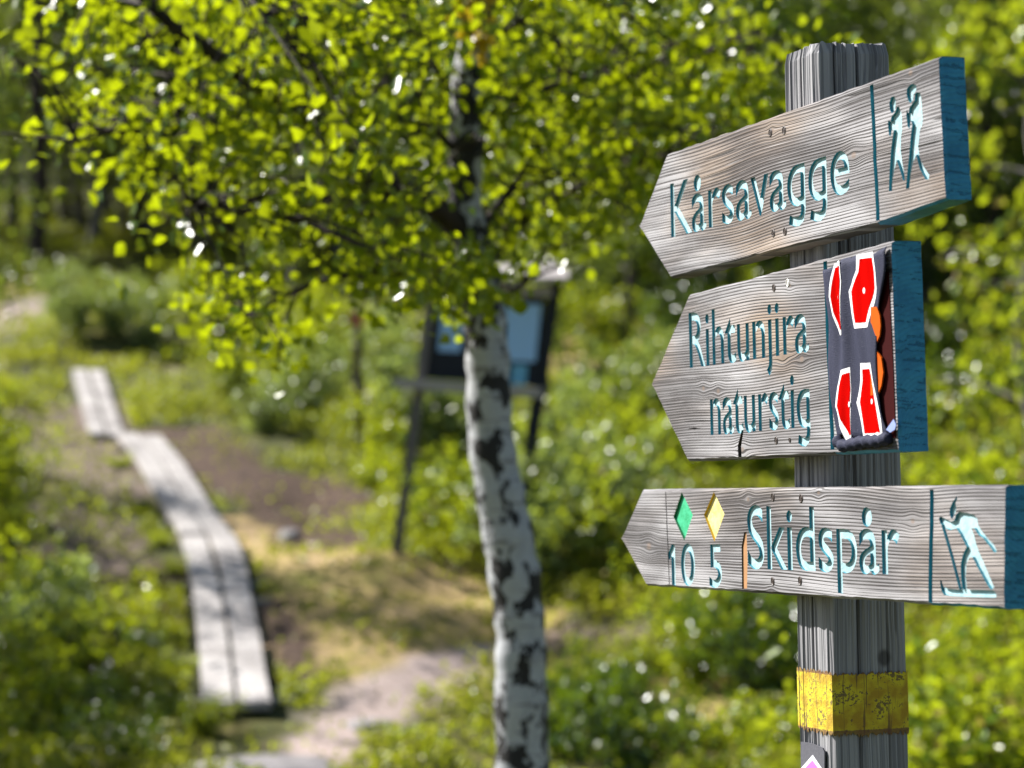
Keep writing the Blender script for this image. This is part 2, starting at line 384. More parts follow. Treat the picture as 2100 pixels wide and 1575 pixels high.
def make_post():
    W = 0.12; top = 0.518; bot = signpost.location.z - CORNER.z - 0.3
    sec = []                                             # cross-section: x along board dir (0 = lit corner), z outwards (0 = lit side)
    def side(a, b, n): return [(a[0] + (b[0] - a[0]) * i / n, a[1] + (b[1] - a[1]) * i / n) for i in range(n)]
    c = 0.004
    for a, b in (((-W + c, 0), (-c, 0)), ((0, -c), (0, -W + c)), ((-c, -W), (-W + c, -W)), ((-W, -W + c), (-W, -c))): sec += side(a, b, 44)
    rr = random.Random(11); cracks = []                  # (index, half width, depth)
    for i in (22, 30, 9): cracks.append((i, 1, 0.020 if i == 22 else 0.006))
    for i in (44 + 24, 44 + 10, 44 + 34, 44 + 16): cracks.append((i, 1, 0.024 if i == 68 else 0.006))
    zs = [bot, bot + 0.4] + list(np.linspace(bot + 0.45, top - 0.02, 130)) + [top - 0.012, top - 0.005, top]
    V, F = [], []; n = len(sec); ph = [rr.random() * 9 for _ in sec]
    for z in zs:
        k = 1.0
        if z > top - 0.021: k = {0: 1}.get(0) - (z - (top - 0.021)) * 0.55 / 0.021 * 0.12
        for i, (x, y) in enumerate(sec):
            f = i // 44; dirx, diry = ((0, 1), (1, 0), (0, -1), (-1, 0))[f]
            rough = 0.0012 * math.sin(ph[i] * 7) + 0.0016 * (float(vnoise(i * 0.9, z * 6)) - 0.5) + 0.003 * (float(vnoise(i * 0.12, z * 2.2)) - 0.5)
            for ci, hw, dp in cracks:
                if abs(i - ci) < hw:
                    long = 1.0 if dp > 0.01 else max(0.0, float(vnoise(ci * 3.3, z * 2.0)) * 2 - 0.6)
                    if ci == 68: long = min(1, max(0.1, (z - 0.30) * 6)) if z > 0.1 else 0.12 * 1
                    rough -= dp * long
            cx, cy = -W / 2, -W / 2; zz = z
            if z == top: zz = z - 0.010 * float(vnoise(i * 0.55, 3.3)) - (0.012 if i < 26 else 0) * (1 - i / 26 if i < 26 else 0)
            V.append((cx + (x - cx) * k + dirx * rough, zz, cy + (y - cy) * k + diry * rough))
    for j in range(len(zs) - 1):
        for i in range(n): F.append((j * n + i, j * n + (i + 1) % n, (j + 1) * n + (i + 1) % n, (j + 1) * n + i))
    ct = len(V); V.append((-W / 2, top - 0.004, -W / 2))
    for i in range(n): F.append(((len(zs) - 1) * n + i, (len(zs) - 1) * n + (i + 1) % n, ct))
    M = Mat('weathered_post_wood'); x, y, z = M.xyz(M.co()); h = x + z * 1.0 + 0.0
    wv = h + (M.noise(M.vec(x * 2, y * 1.6, z * 2), 2.0, 2) - 0.5) * 0.02
    n1 = M.noise(M.vec(wv * 300, y * 1.2, 3.0), 1.0, 1.0); n2 = M.noise(M.vec(wv * 620, y * 9, 5.0), 1.0, 3, 0.6); n3 = M.noise(M.vec(wv * 22, y * 2.5, 1.0), 1.0, 3)
    ring = n1.step(0.38, 0.58)
    c = M.ramp(n3, [(0.3, (0.23, 0.225, 0.235)), (0.7, (0.35, 0.345, 0.355))])
    c = M.mix((1 - ring) * 0.55, c, (0.075, 0.075, 0.088)); c = M.mix(n2.step(0.55, 0.75) * 0.4, c, (0.40, 0.405, 0.43))
    d = M.noise(M.vec(wv * 60, y * 1.1, 8.0), 1.0, 1).step(0.70, 0.745); c = M.mix(d * 0.85, c, (0.02, 0.02, 0.022))
    kx = (z + 0.085) / 0.013; ky = (y + 0.395) / 0.016; kd = kx * kx + ky * ky
    c = M.mix((kd * -1.0).fn('EXPONENT').step(0.3, 0.8) * 0.8, c, (0.05, 0.045, 0.045))
    M.base(c, 0.85, 0.2); M.bump(ring * 0.5 + n2 * 0.4 - d * 1.0, 0.0018, 0.9)
    post = mesh_obj('post', V, F, M.m, signpost); post.matrix_local = ROOT_T
    # painted band round the post
    zt = on_plane(1670, 1374, 0.0).y; zb = on_plane(1670, 1498, 0.0).y
    V, F = [], []; m = 200; per = []
    def ring_pt(t):
        s = t * 4; f = int(s) % 4; u = s - int(s); a = 0.0022
        P = [(-W - a, a), (a, a), (a, -W - a), (-W - a, -W - a)]; p, q = P[f], P[(f + 1) % 4]
        x, y = p[0] + (q[0] - p[0]) * u, p[1] + (q[1] - p[1]) * u
        e = 0.07
        if u < e or u > 1 - e:                          # eased corner
            x = -W / 2 + (x + W / 2) * (0.985 + 0.015 * min(u, 1 - u) / e); y = -W / 2 + (y + W / 2) * (0.985 + 0.015 * min(u, 1 - u) / e)
        return x, y
    rows = 8
    for i in range(m):
        x, y = ring_pt(i / m); jt = (rr.random() - 0.5) * 0.007; jb = (rr.random() - 0.5) * 0.006
        drop = 0.0 if i < m / 4 else 0.004
        for k in range(rows):
            V.append((x, zt - drop + jt + (zb + jb - zt) * k / (rows - 1), y))
    for i in range(m):
        for k in range(rows - 1):
            a = i * rows + k; b = ((i + 1) % m) * rows + k; F.append((a, b, b + 1, a + 1))
    M = Mat('flaking_yellow_paint'); x, y, z = M.xyz(M.co()); h = x + z
    s1 = M.noise(M.vec(h * 90, y * 5, 2.0), 1.0, 3, 0.6); s2 = M.noise(M.co(), 190, 4, 0.65); s3 = M.noise(M.vec(h * 330, y * 12, 2.0), 1.0, 2); s4 = M.noise(M.co(), 30, 3)
    c = M.ramp(s4, [(0.38, (0.38, 0.24, 0.015)), (0.56, (0.58, 0.47, 0.02))])
    c = M.mix(s1.step(0.57, 0.63) * 0.8, c, (0.10, 0.055, 0.03)); c = M.mix((s2 + (s4 - 0.5) * 0.6).step(0.57, 0.63) * 0.85, c, (0.10, 0.06, 0.04)); c = M.mix(s3.step(0.62, 0.75) * 0.5, c, (0.30, 0.17, 0.03))
    edge = ((y - (zt + zb) / 2).fn('ABSOLUTE') / ((zt - zb) / 2)).step(0.82, 1.0); c = M.mix((edge + s2 - 0.5).step(0.35, 0.6) * 0.8, c, (0.12, 0.05, 0.035))
    M.base(c, 0.7, 0.3); M.bump(s1 * 0.6 + s2, 0.002, 0.8)
    mesh_obj('yellow_band', V, F, M.m, post)
    # small felt-backed trail marker low on the lit side
    def P(q, dz): return [(on_plane(*p, dz).x, on_plane(*p, dz).y) for p in q]
    z4 = lambda L: [(1560 + a / 4.2, 1200 + b / 4.2) for a, b in L]
    marker = slab('trail_marker', P(z4([(372, 1348), (440, 1356), (500, 1375), (560, 1402), (575, 1440), (575, 1800), (372, 1790)]), 0.0), 0.003, 0.005, plain('grey_felt', (0.10, 0.10, 0.115), 0.9, 0.1, 0.35, 300), post)
    slab('white_diamond', P(z4([(478, 1462), (572, 1600), (478, 1735), (366, 1590)]), 0.0), 0.0052, 0.006, plain('white_vinyl', (0.8, 0.8, 0.82), 0.4), marker)
    slab('purple_diamond', P(z4([(480, 1508), (548, 1600), (480, 1690), (400, 1592)]), 0.0), 0.0062, 0.007, plain('purple_vinyl', (0.48, 0.16, 0.62), 0.4), marker)

def slab(name, poly, z0, z1, mat, parent):
    n = len(poly); V = [(x, y, z1) for x, y in poly] + [(x, y, z0) for x, y in poly]
    F = [tuple(range(n)), tuple(range(2 * n - 1, n - 1, -1))] + [(i, i + n, (i + 1) % n + n, (i + 1) % n) for i in range(n)]
    bm = bmesh.new(); vs = [bm.verts.new(v) for v in V]
    for f in F: bm.faces.new([vs[i] for i in f])
    bmesh.ops.recalc_face_normals(bm, faces=bm.faces); me = bpy.data.meshes.new(name); bm.to_mesh(me); bm.free(); me.materials.append(mat)
    return link(bpy.data.objects.new(name, me), parent)

def glyphs(text):
    cu = bpy.data.curves.new('lettering', 'FONT'); cu.body = text; cu.resolution_u = 4
    o = bpy.data.objects.new('lettering', cu); COL.objects.link(o)
    c = o.to_curve(bpy.context.evaluated_depsgraph_get()); out = []
    for sp in c.splines:
        bp = sp.bezier_points; pts = []
        for i in range(len(bp)):
            a, b = bp[i], bp[(i + 1) % len(bp)]
            straight = (a.handle_right - a.co).cross(b.co - a.co).length < 1e-5 and (b.handle_left - b.co).cross(b.co - a.co).length < 1e-5
            for t in ([0] if straight else [0, .2, .4, .6, .8]):
                p = a.co * (1 - t) ** 3 + a.handle_right * 3 * t * (1 - t) ** 2 + b.handle_left * 3 * t * t * (1 - t) + b.co * t ** 3; pts.append((p.x, p.y))
        out.append(pts)
    o.to_curve_clear(); bpy.data.objects.remove(o); bpy.data.curves.remove(cu)
    return out
CAP = max(p[1] for g in glyphs('K') for p in g)

def text_contours(text, bl, br, cap_l, cap_r, wob, off, bold=0.0011):
    """text laid between baseline pixels bl..br, cap heights (m) at either end, slightly uneven and wide like hand routing"""
    G = [q for q in glyphs(text.replace('g', 'q'))]
    g = []
    for q in G:
        qw = max(p[0] for p in q) - min(p[0] for p in q)
        if min(p[1] for p in q) > 0.50 and qw < 0.16 and any(q is not o and inpoly(np.array(q[:1]), o)[0] for o in G): continue   # the ring over the a is a filled blob
        g.append(q)
    x0 = min(p[0] for q in g for p in q); x1 = max(p[0] for q in g for p in q); a, b = on_plane(*bl, off), on_plane(*br, off); un = []
    stems = []
    if 'g' in text:
        for i, q in enumerate(g):
            if min(p[1] for p in q) < -0.12 and max(p[1] for p in q) < 0.55:
                low = [p for p in q if p[1] < -0.12]; sx = (min(p[0] for p in low) + max(p[0] for p in low)) / 2; sw = max(p[0] for p in low) - min(p[0] for p in low); lx = min(p[0] for p in q)
                if sx - lx < 0.15: continue                 # a p or a j, not a g
                g[i] = [(x, max(y, -0.05)) for x, y in q]
                un.append(thicken([(sx, -0.03), (sx - .005, -0.10), (sx - .04, -0.165), (sx - .11, -0.195), (sx - .20, -0.19), (lx + .035, -0.155)], sw))
    if text.startswith('1'):
        q = g[0]; lx = min(p[0] for p in q); rx = max(p[0] for p in q); ty = max(p[1] for p in q)
        un.append([(rx, ty), (rx - .07, ty), (lx - .13, ty - .16), (lx - .09, ty - .23), (rx, ty - .09)])
    hole = [sum(inpoly(np.array(q[:1]), o)[0] for o in g if o is not q) % 2 == 1 for q in g] + [False] * len(un)
    out = []
    for q, h in zip(g + un, hole):
        pts = []
        for x, y in q:
            u = (x - x0) / (x1 - x0); v = y / CAP * (cap_l + (cap_r - cap_l) * u); p = a.lerp(b, u); d = float(fbm(np.array(p.x * 60), np.array(v * 60 + 7)) - 0.5) * wob
            pts.append(Vector((p.x + d, p.y + v + d * 0.6)))
        n = len(pts); ar = sum(pts[i].x * pts[(i + 1) % n].y - pts[(i + 1) % n].x * pts[i].y for i in range(n)); sg = (1 if ar > 0 else -1) * (-1 if h else 1); res = []
        for i in range(n):
            d1 = (pts[i] - pts[i - 1]); d2 = (pts[(i + 1) % n] - pts[i])
            if d1.length < 1e-7 or d2.length < 1e-7: res.append(tuple(pts[i])); continue
            d1.normalize(); d2.normalize(); n1 = Vector((d1.y, -d1.x)); n2 = Vector((d2.y, -d2.x)); m = n1 + n2
            if m.length < 0.3: m = n1
            m.normalize(); k = bold / max(0.5, m.dot(n1)); res.append(tuple(pts[i] + m * k * sg))
        out.append(res)
    return out, len(g)

def thicken(line, w):
    """outline of a polyline of width w"""
    L, Rr = [], []
    for i, p in enumerate(line):
        a = Vector(line[max(i - 1, 0)]); b = Vector(line[min(i + 1, len(line) - 1)]); d = (b - a).normalized(); nn = Vector((-d.y, d.x)) * w / 2
        L.append((p[0] + nn.x, p[1] + nn.y)); Rr.append((p[0] - nn.x, p[1] - nn.y))
    return L + Rr[::-1]

def make_board(th, outline_px, groups, mat, div_x, screws, seed, paint_under=True):
    """one arrow board: front with real carved pockets. groups: (name, [contours], mode, depth, floor mat, wall mat)"""
    out = [on_plane(*p, th) for p in outline_px]; out = [(p.x, p.y) for p in out]
    rr = random.Random(seed); dense = []
    for i in range(len(out)):                            # slightly uneven sawn edge
        a, b = Vector(out[i]), Vector(out[(i + 1) % len(out)]); k = max(2, int((b - a).length / 0.02)); d = (b - a).normalized(); nn = Vector((-d.y, d.x))
        for j in range(k):
            p = a.lerp(b, j / k); e = (rr.random() - 0.5) * 0.0016 if j else 0; dense.append((p.x + nn.x * e, p.y + nn.y * e))
    n = len(dense); area = sum(dense[i][0] * dense[(i + 1) % n][1] - dense[(i + 1) % n][0] * dense[i][1] for i in range(n))
    if area < 0: dense = dense[::-1]
    inset = []
    for i in range(n):
        a, b, c = Vector(dense[i - 1]), Vector(dense[i]), Vector(dense[(i + 1) % n]); d = ((b - a).normalized() + (c - b).normalized()).normalized()
        inset.append((b.x - d.y * 0.0036, b.y + d.x * 0.0036))
    verts = [Vector(p) for p in inset]; edges = [(i, (i + 1) % n) for i in range(n)]
    for g in groups:
        for q in (g[1][0] if isinstance(g[1], tuple) else g[1]):
            s = len(verts); verts += [Vector(p) for p in q]; edges += [(s + i, s + (i + 1) % len(q)) for i in range(len(q))]
    cv, ce, cf, *_ = delaunay_2d_cdt(verts, edges, [], 0, 1e-7)
    P = np.array([tuple(v) for v in cv]); T = np.array([tuple(f) for f in cf]); cen = P[T].mean(1)
    inside = inpoly(cen, inset); gid = np.full(len(T), -1)
    for k, g in enumerate(groups):
        m = np.zeros(len(T), bool)
        if g[2] == 'evenodd':
            for q in g[1][0][:g[1][1]]: m ^= inpoly(cen, q)
            for q in g[1][0][g[1][1]:]: m |= inpoly(cen, q)
        else:
            for q in g[1]: m |= inpoly(cen, q)
        gid[m & inside] = k
    # board body
    V = [(x, y, th) for x, y in P]; F = []; MI = []
    for t, f in enumerate(T):
        if inside[t] and gid[t] < 0: F.append(tuple(f)); MI.append(0)
    s0 = len(V); V += [(x, y, th) for x, y in inset] + [(x, y, th - 0.0038) for x, y in dense] + [(x, y, 0.0) for x, y in dense]
    xr = max(p[0] for p in dense)
    for i in range(n):
        j = (i + 1) % n; mx = (dense[i][0] + dense[j][0]) / 2; dx = dense[j][0] - dense[i][0]; dy = dense[j][1] - dense[i][1]
        painted = (abs(dy) > abs(dx) * 2 and mx > div_x) or (dx > 0 and mx > div_x and paint_under)
        F.append((s0 + i, s0 + n + i, s0 + n + j, s0 + j)); MI.append(1 if painted else 0)
        F.append((s0 + n + i, s0 + 2 * n + i, s0 + 2 * n + j, s0 + n + j)); MI.append(1 if painted else 0)
    F.append(tuple(s0 + 2 * n + i for i in range(n - 1, -1, -1))); MI.append(0)
    board = mesh_obj('arrow_board', V, F, [mat, TEAL], signpost, MI); board.matrix_local = ROOT_T
    # pockets
    edge_t = {}
    for t, f in enumerate(T):
        for a, b in ((f[0], f[1]), (f[1], f[2]), (f[2], f[0])): edge_t.setdefault((min(a, b), max(a, b)), []).append(t)
    for k, g in enumerate(groups):
        name, _, _, dep, fl, wl = g; V, F, MI = [], [], []; mp = {}
        def vid(i, z):
            if (i, z) not in mp: mp[(i, z)] = len(V); V.append((P[i][0], P[i][1], z))
            return mp[(i, z)]
        for t in np.nonzero(gid == k)[0]: F.append(tuple(vid(i, th - dep) for i in T[t])); MI.append(0)
        for t in np.nonzero(gid == k)[0]:
            f = T[t]
            for a, b in ((f[0], f[1]), (f[1], f[2]), (f[2], f[0])):
                ts = edge_t[(min(a, b), max(a, b))]; o = [q for q in ts if q != t]
                if not o or gid[o[0]] != k:
                    F.append((vid(a, th - dep), vid(b, th - dep), vid(b, th), vid(a, th))); MI.append(1)
        mesh_obj(name, V, F, [fl, wl], board, MI)
    for (sx, sy, r, m) in screws:                        # recessed screw heads
        c = on_plane(sx, sy, th); V, F = [], []; q = 14
        for ring, (rad, z) in enumerate(((r, th + 0.0006), (r * 0.78, th + 0.0011), (r * 0.70, th + 0.0003))):
            for i in range(q): a = 2 * math.pi * i / q; V.append((c.x + math.cos(a) * rad * (1 + 0.2 * rr.random()), c.y + math.sin(a) * rad * (1 + 0.2 * rr.random()), z))
        for ring in range(2):
            for i in range(q): F.append((ring * q + i, ring * q + (i + 1) % q, (ring + 1) * q + (i + 1) % q, (ring + 1) * q + i))
        F.append(tuple(2 * q + i for i in range(q)))
        for ang in (0.5, 0.5 + math.pi / 2):             # cross slot lips
            d = Vector((math.cos(ang), math.sin(ang))); e = Vector((-d.y, d.x)); s = len(V)
            for a, b, z in ((-1, -.18, .0008), (1, -.18, .0008), (1, .18, .0008), (-1, .18, .0008)): V.append((c.x + d.x * a * r * .6 + e.x * b * r, c.y + d.y * a * r * .6 + e.y * b * r, th + z))
            F.append((s, s + 1, s + 2, s + 3))
        mesh_obj('screw', V, F, m, board)
    return board

def zoomed(L, ox, oy, sc, off, hole=None): return [tuple(on_plane(ox + a / sc, oy + b / sc, off)) for a, b in L]
def groove(p0, p1, w, off, e=0.004):
    a, b = on_plane(*p0, off), on_plane(*p1, off); d = (b - a).normalized(); a = a + d * e; b = b - d * e
    pts = [tuple(a.lerp(b, t) + Vector((R.uniform(-1, 1) * w * 0.08, 0))) for t in np.linspace(0, 1, 12)]
    return thicken(pts, w)

make_post()
T1, T2, T3 = 0.036, 0.043, 0.040
hz = lambda L: zoomed(L, 1770, 100, 4.143, T1)
HIKER_A = [hz([(240,410),(265,403),(277,430),(276,480),(266,528),(245,552),(228,520),(222,460)]),
  hz([(275,535),(285,495),(305,490),(316,520),(328,560),(331,680),(321,760),(319,860),(331,960),(350,1060),(354,1118),(340,1117),(310,1020),(285,945),(265,1030),(250,1120),(246,1208),(219,1212),(224,1060),(238,850),(260,690),(245,690),(233,745),(220,730),(210,640),(214,608),(234,618),(240,580)])]
HIKER_B = [hz([(395,312),(425,298),(455,312),(450,350),(427,390),(421,438),(402,460),(384,440),(370,390),(372,340)]),
  hz([(420,462),(438,440),(440,385),(455,368),(486,375),(496,450),(506,600),(500,650),(482,690),(475,760),(466,830),(480,920),(512,1000),(562,1072),(556,1112),(530,1110),(508,1070),(478,1010),(450,900),(426,960),(406,1060),(392,1186),(364,1191),(374,1070),(392,900),(404,750),(418,640),(405,612),(396,680),(378,660),(367,560),(371,518),(386,548),(395,500)])]
b1 = make_board(T1, [(1310,465),(1367,316),(1927,116),(1942,409),(1800,461),(1375,571)], [
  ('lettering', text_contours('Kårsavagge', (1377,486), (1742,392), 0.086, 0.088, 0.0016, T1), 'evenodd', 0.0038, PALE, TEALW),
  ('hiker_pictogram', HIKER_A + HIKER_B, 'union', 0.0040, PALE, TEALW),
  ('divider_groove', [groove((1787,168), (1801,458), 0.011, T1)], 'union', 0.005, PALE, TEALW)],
  wood_board('board_wood_long', [(-0.085, 2.072 - 1.6786, 0.010, 0.8), (0.19, 2.0 - 1.6786, 0.016, 0.7), (0.37, 0.41, 0.012, 0.6)], 2.0, 0.8), on_plane(1800, 460, T1).x - 0.002,
  [(1580, 272, .0058, SCREWM), (1608, 267, .0058, SCREWM), (1586, 478, .0055, SCREWM), (1610, 474, .0060, SCREWM)], 1)
b1['label'] = 'topmost board reading Kårsavagge with two carved hikers'
b2 = make_board(T2, [(1335,788),(1412,604),(1830,494),(1845,926),(1410,946)], [
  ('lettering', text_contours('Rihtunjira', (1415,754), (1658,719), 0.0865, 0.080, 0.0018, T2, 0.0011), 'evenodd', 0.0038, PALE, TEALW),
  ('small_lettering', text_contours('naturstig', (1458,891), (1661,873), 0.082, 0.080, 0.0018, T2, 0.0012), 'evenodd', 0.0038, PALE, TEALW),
  *[('split', [[tuple(on_plane(*p, T2)) for p in L]], 'union', 0.005, DARKLINE, DARKLINE) for L in ([(1514,938),(1513,915),(1521,882),(1525,882),(1520,915),(1521,938)], [(1410,879),(1424,877),(1437,878.5),(1424,881)])],
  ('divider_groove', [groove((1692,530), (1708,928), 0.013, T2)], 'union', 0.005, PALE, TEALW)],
  wood_board('board_wood_broad', [(-0.30, 1.69 - 1.6786, 0.012, 0.9), (-0.36, 0.018, 0.012, 0.8), (-0.05, 1.73 - 1.6786, 0.014, 0.9), (0.015, 0.045, 0.014, 0.9), (-0.21, -0.082, 0.014, 1.0), (-0.02, 0.155, 0.009, 0.7)], 14.0, 0.95), on_plane(1706, 928, T2).x,
  [(1587, 590, .0056, SCREWM), (1616, 580, .0058, SCREWP), (1592, 903, .0056, SCREWM), (1620, 902, .0036, SCREWM)], 2)
b2['label'] = 'middle board reading Rihtunjira naturstig with a dark cloth strip on its end'
kz = lambda L: zoomed(L, 1880, 980, 5.432, T3)
SKI = [kz([(445,208),(452,235),(432,280),(442,330),(432,380),(402,452),(382,452),(366,400),(370,340),(400,270)]),
  kz([(385,490),(420,472),(440,405),(475,378),(560,388),(640,413),(672,450),(682,520),(720,590),(800,690),(860,750),(892,820),(870,838),(820,770),(740,670),(680,625),(640,560),(606,560),(640,650),(662,740),(690,820),(740,930),(790,1050),(860,1220),(830,1250),(780,1180),(680,1000),(620,880),(585,885),(553,960),(545,1100),(560,1250),(510,1255),(492,1100),(490,960),(515,850),(556,770),(530,720),(480,620),(440,560),(372,580),(320,560),(262,505),(245,450),(265,430),(302,446)]),
  kz([(258,1140),(274,1140),(300,1215),(345,1235),(480,1243),(640,1245),(850,1250),(888,1290),(882,1332),(600,1325),(400,1315),(300,1302),(270,1240)]),
  thicken(kz([(285,505),(340,690),(395,880),(450,1090),(492,1250)]), 0.0075)]
b3 = make_board(T3, [(1273,1104),(1317,1004),(2064,995),(2062,1250),(1325,1201)], [
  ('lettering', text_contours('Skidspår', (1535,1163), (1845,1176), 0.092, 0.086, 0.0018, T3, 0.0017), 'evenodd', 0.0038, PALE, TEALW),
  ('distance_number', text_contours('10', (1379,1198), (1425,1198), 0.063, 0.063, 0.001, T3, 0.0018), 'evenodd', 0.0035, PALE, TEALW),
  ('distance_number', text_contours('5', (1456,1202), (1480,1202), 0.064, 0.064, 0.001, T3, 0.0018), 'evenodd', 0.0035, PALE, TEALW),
  ('green_diamond', [zoomed([(345,98),(402,215),(358,347),(303,225)], 1260, 970, 2.5, T3)], 'union', 0.004, GREEN, GRWALL),
  ('yellow_diamond', [zoomed([(510,96),(564,210),(512,352),(459,215)], 1260, 970, 2.5, T3)], 'union', 0.004, YELLOWP, YELWALL),
  ('fresh_split', [[tuple(on_plane(*p, T3)) for p in [(1521,1120),(1526,1092),(1531,1090),(1533,1150),(1532,1207),(1522,1207)]]], 'union', 0.002, FRESH, DARKLINE),
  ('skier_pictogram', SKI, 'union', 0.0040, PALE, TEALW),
  ('scribed_line', [groove((1365,1005), (1373,1203), 0.0035, T3, 0.003)], 'union', 0.003, DARKLINE, DARKLINE),
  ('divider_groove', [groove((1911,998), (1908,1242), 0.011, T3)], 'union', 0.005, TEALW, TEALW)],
  wood_board('board_wood_low', [(-0.20, 1.52 - 1.6786, 0.012, 0.9), (0.055, -0.15, 0.010, 0.9), (0.35, -0.19, 0.012, 0.7), (-0.62, -0.235, 0.02, 0.8), (-0.12, -0.30, 0.010, 0.8)], 31.0, 0.4), on_plane(1910, 1240, T3).x,
  [(1585, 1019, .0062, SCREWM), (1643, 1022, .0062, SCREWM), (1585, 1192, .0060, SCREWM), (1641, 1191, .0062, SCREWM)], 3)
b3['label'] = 'lowest board reading Skidspår with two diamonds and a carved skier'

def cloth_strip():
    tz = lambda L, d=0.006: [tuple(on_plane(1680 + a / 3.352, 480 + b / 3.352, T2 + d)) for a, b in L]
    Lc = spline(tz([(15,228),(26,400),(46,600),(52,800),(60,1000),(72,1150),(92,1300),(108,1400)]), 48)
    Rc = spline(tz([(452,95),(462,200),(455,290),(430,420),(405,520),(398,660),(398,850),(405,1000),(412,1130),(430,1260),(475,1390)]), 48)
    def zf(x, y):
        u = (x - 0.094) / 0.19; f = 0.0042 * math.exp(-((u - 0.36 - 0.05 * math.sin(y * 14)) / 0.07) ** 2) - 0.002 * math.exp(-((u - 0.28) / 0.05) ** 2)
        e = 0.0035 * max(0, min(1, (u - 0.70) / 0.3)) ** 1.5 + 0.0012 * math.sin(y * 42 + u * 7) + 0.0009 * math.sin(u * 30 + y * 18)
        return T2 + 0.0042 + f + e
    V, F = [], []; m = 30
    for i in range(48):
        for j in range(m):
            t = j / (m - 1); p = Lc[i] * (1 - t) + Rc[i] * t
            sag = -0.004 * math.sin(t * 9 + 1) * (1 if i == 0 else 0) + (0.004 * math.sin(t * 11)) * (1 if i == 47 else 0)
            z = zf(p[0], p[1]) - (0.0035 if i in (0, 47) else 0); V.append((p[0], p[1] + sag, z))
    k = len(V); V += [(x, y, z - 0.0012) for x, y, z in V]
    for i in range(47):
        for j in range(m - 1):
            a = i * m + j; F.append((a, a + m, a + m + 1, a + 1)); F.append((k + a, k + a + 1, k + a + m + 1, k + a + m))
    b = [j for j in range(m)] + [i * m + m - 1 for i in range(1, 48)] + [47 * m + j for j in range(m - 2, -1, -1)] + [i * m for i in range(46, 0, -1)]
    for i in range(len(b)): F.append((b[i], b[(i + 1) % len(b)], b[(i + 1) % len(b)] + k, b[i] + k))
    M = Mat('navy_woven_tape'); x, y, z = M.xyz(M.co())
    n = M.noise(M.vec(x * 160, y * 900, 1.0), 1.0, 2); sp = M.noise(M.co(), 700, 2)
    c = M.mix(n, (0.012, 0.014, 0.03), (0.035, 0.038, 0.07)); c = M.mix(sp.step(0.70, 0.76) * 0.6, c, (0.4, 0.4, 0.45))
    M.base(c, 0.75, 0.12); M.bump(n, 0.0008, 0.8)
    mesh_obj('cloth_strip', V, F, M.m, b2, smooth=True)
    WH = plain('white_print', (0.78, 0.78, 0.80), 0.5, 0.3, 0.06, 300)
    M = Mat('red_print'); x, y, z = M.xyz(M.co()); n = M.noise(M.vec(x * 250, y * 900, 1.0), 1.0, 2)
    M.base(M.mix(n, (0.36, 0.0015, 0.001), (0.46, 0.003, 0.002)), 0.9, 0.0); M.bump(n, 0.0006, 0.6); RD = M.m
    def patch(name, poly, dz, mat, parent=b2):
        q = tz(poly); q = [tuple(Vector(q[i]).lerp(Vector(q[(i + 1) % len(q)]), t)) for i in range(len(q)) for t in (0, .34, .67)]
        P = np.array(q); g = [(x, y) for x in np.arange(P[:, 0].min(), P[:, 0].max(), 0.005) for y in np.arange(P[:, 1].min(), P[:, 1].max(), 0.008)]
        g = [p for p, ok in zip(g, inpoly(np.array(g), q)) if ok] if g else []
        cv, ce, cf, *_ = delaunay_2d_cdt([Vector(p) for p in q] + [Vector(p) for p in g], [(i, (i + 1) % len(q)) for i in range(len(q))], [], 0, 1e-7)
        cf = [f for f in cf if inpoly(np.array([np.mean([tuple(cv[i]) for i in f], 0)]), q)[0]]
        return mesh_obj(name, [(v.x, v.y, zf(v.x, v.y) + dz) for v in cv], [tuple(f) for f in cf], mat, parent, smooth=True)
    W4 = [[(92,205),(148,180),(155,230),(166,330),(163,640),(158,685),(125,696),(85,560),(64,430),(78,300)], [(245,145),(380,120),(400,250),(402,375),(362,520),(332,640),(240,650),(222,560),(199,395),(244,250)],
          [(150,937),(205,915),(216,1060),(219,1170),(217,1390),(205,1425),(180,1420),(150,1320),(104,1185),(124,1050)], [(278,888),(356,884),(372,1000),(402,1150),(426,1280),(440,1400),(308,1402),(288,1300),(249,1160),(274,1010)]]
    R4 = [[(98,232),(148,214),(160,320),(161,655),(125,657),(92,540),(77,430),(88,320)], [(265,172),(368,160),(384,260),(381,370),(344,500),(318,605),(250,611),(236,540),(216,395),(258,260)],
          [(165,967),(205,950),(213,1060),(216,1375),(205,1388),(176,1320),(119,1180),(141,1060)], [(291,930),(345,925),(355,1000),(384,1150),(408,1280),(424,1364),(316,1370),(300,1280),(272,1155),(292,1010)]]
    dots = [(132,432,11,20), (300,388,11,21), (212,1170,5,20), (356,1150,9,19)]
    for a, b, d in zip(W4, R4, dots):
        patch('white_border', a, 0.0005, WH); patch('red_patch', b, 0.0010, RD)
        patch('white_dot', [(d[0] + d[2] * math.cos(t), d[1] + d[3] * math.sin(t)) for t in np.linspace(0, 2 * math.pi, 11)[:-1]], 0.0015, WH)
    old = slab('old_sticker', [tuple(on_plane(1680 + a / 3.352, 480 + b / 3.352, T2)) for a, b in [(330, 300), (480, 260), (512, 900), (530, 1400), (400, 1410), (340, 900)]], T2 + 0.0004, T2 + 0.0011, plain('shadowed_red_film', (0.035, 0.005, 0.005), 0.8, 0.03), b2)  # red film darkened to stand in for the shadow of the lifted tape
    O = plain('orange_film', (0.50, 0.085, 0.004), 0.8, 0.05)
    for ov in ([(360,500),(402,500),(422,560),(428,630),(420,700),(400,748),(360,748)], [(360,800),(400,802),(432,850),(446,950),(432,1045),(408,1108),(360,1108)]):
        slab('orange_oval', [tuple(on_plane(1680 + (a - 6) / 3.352, 480 + b / 3.352, T2 + 0.006)) for a, b in ov], T2 + 0.0040, T2 + 0.0062, O, b2)
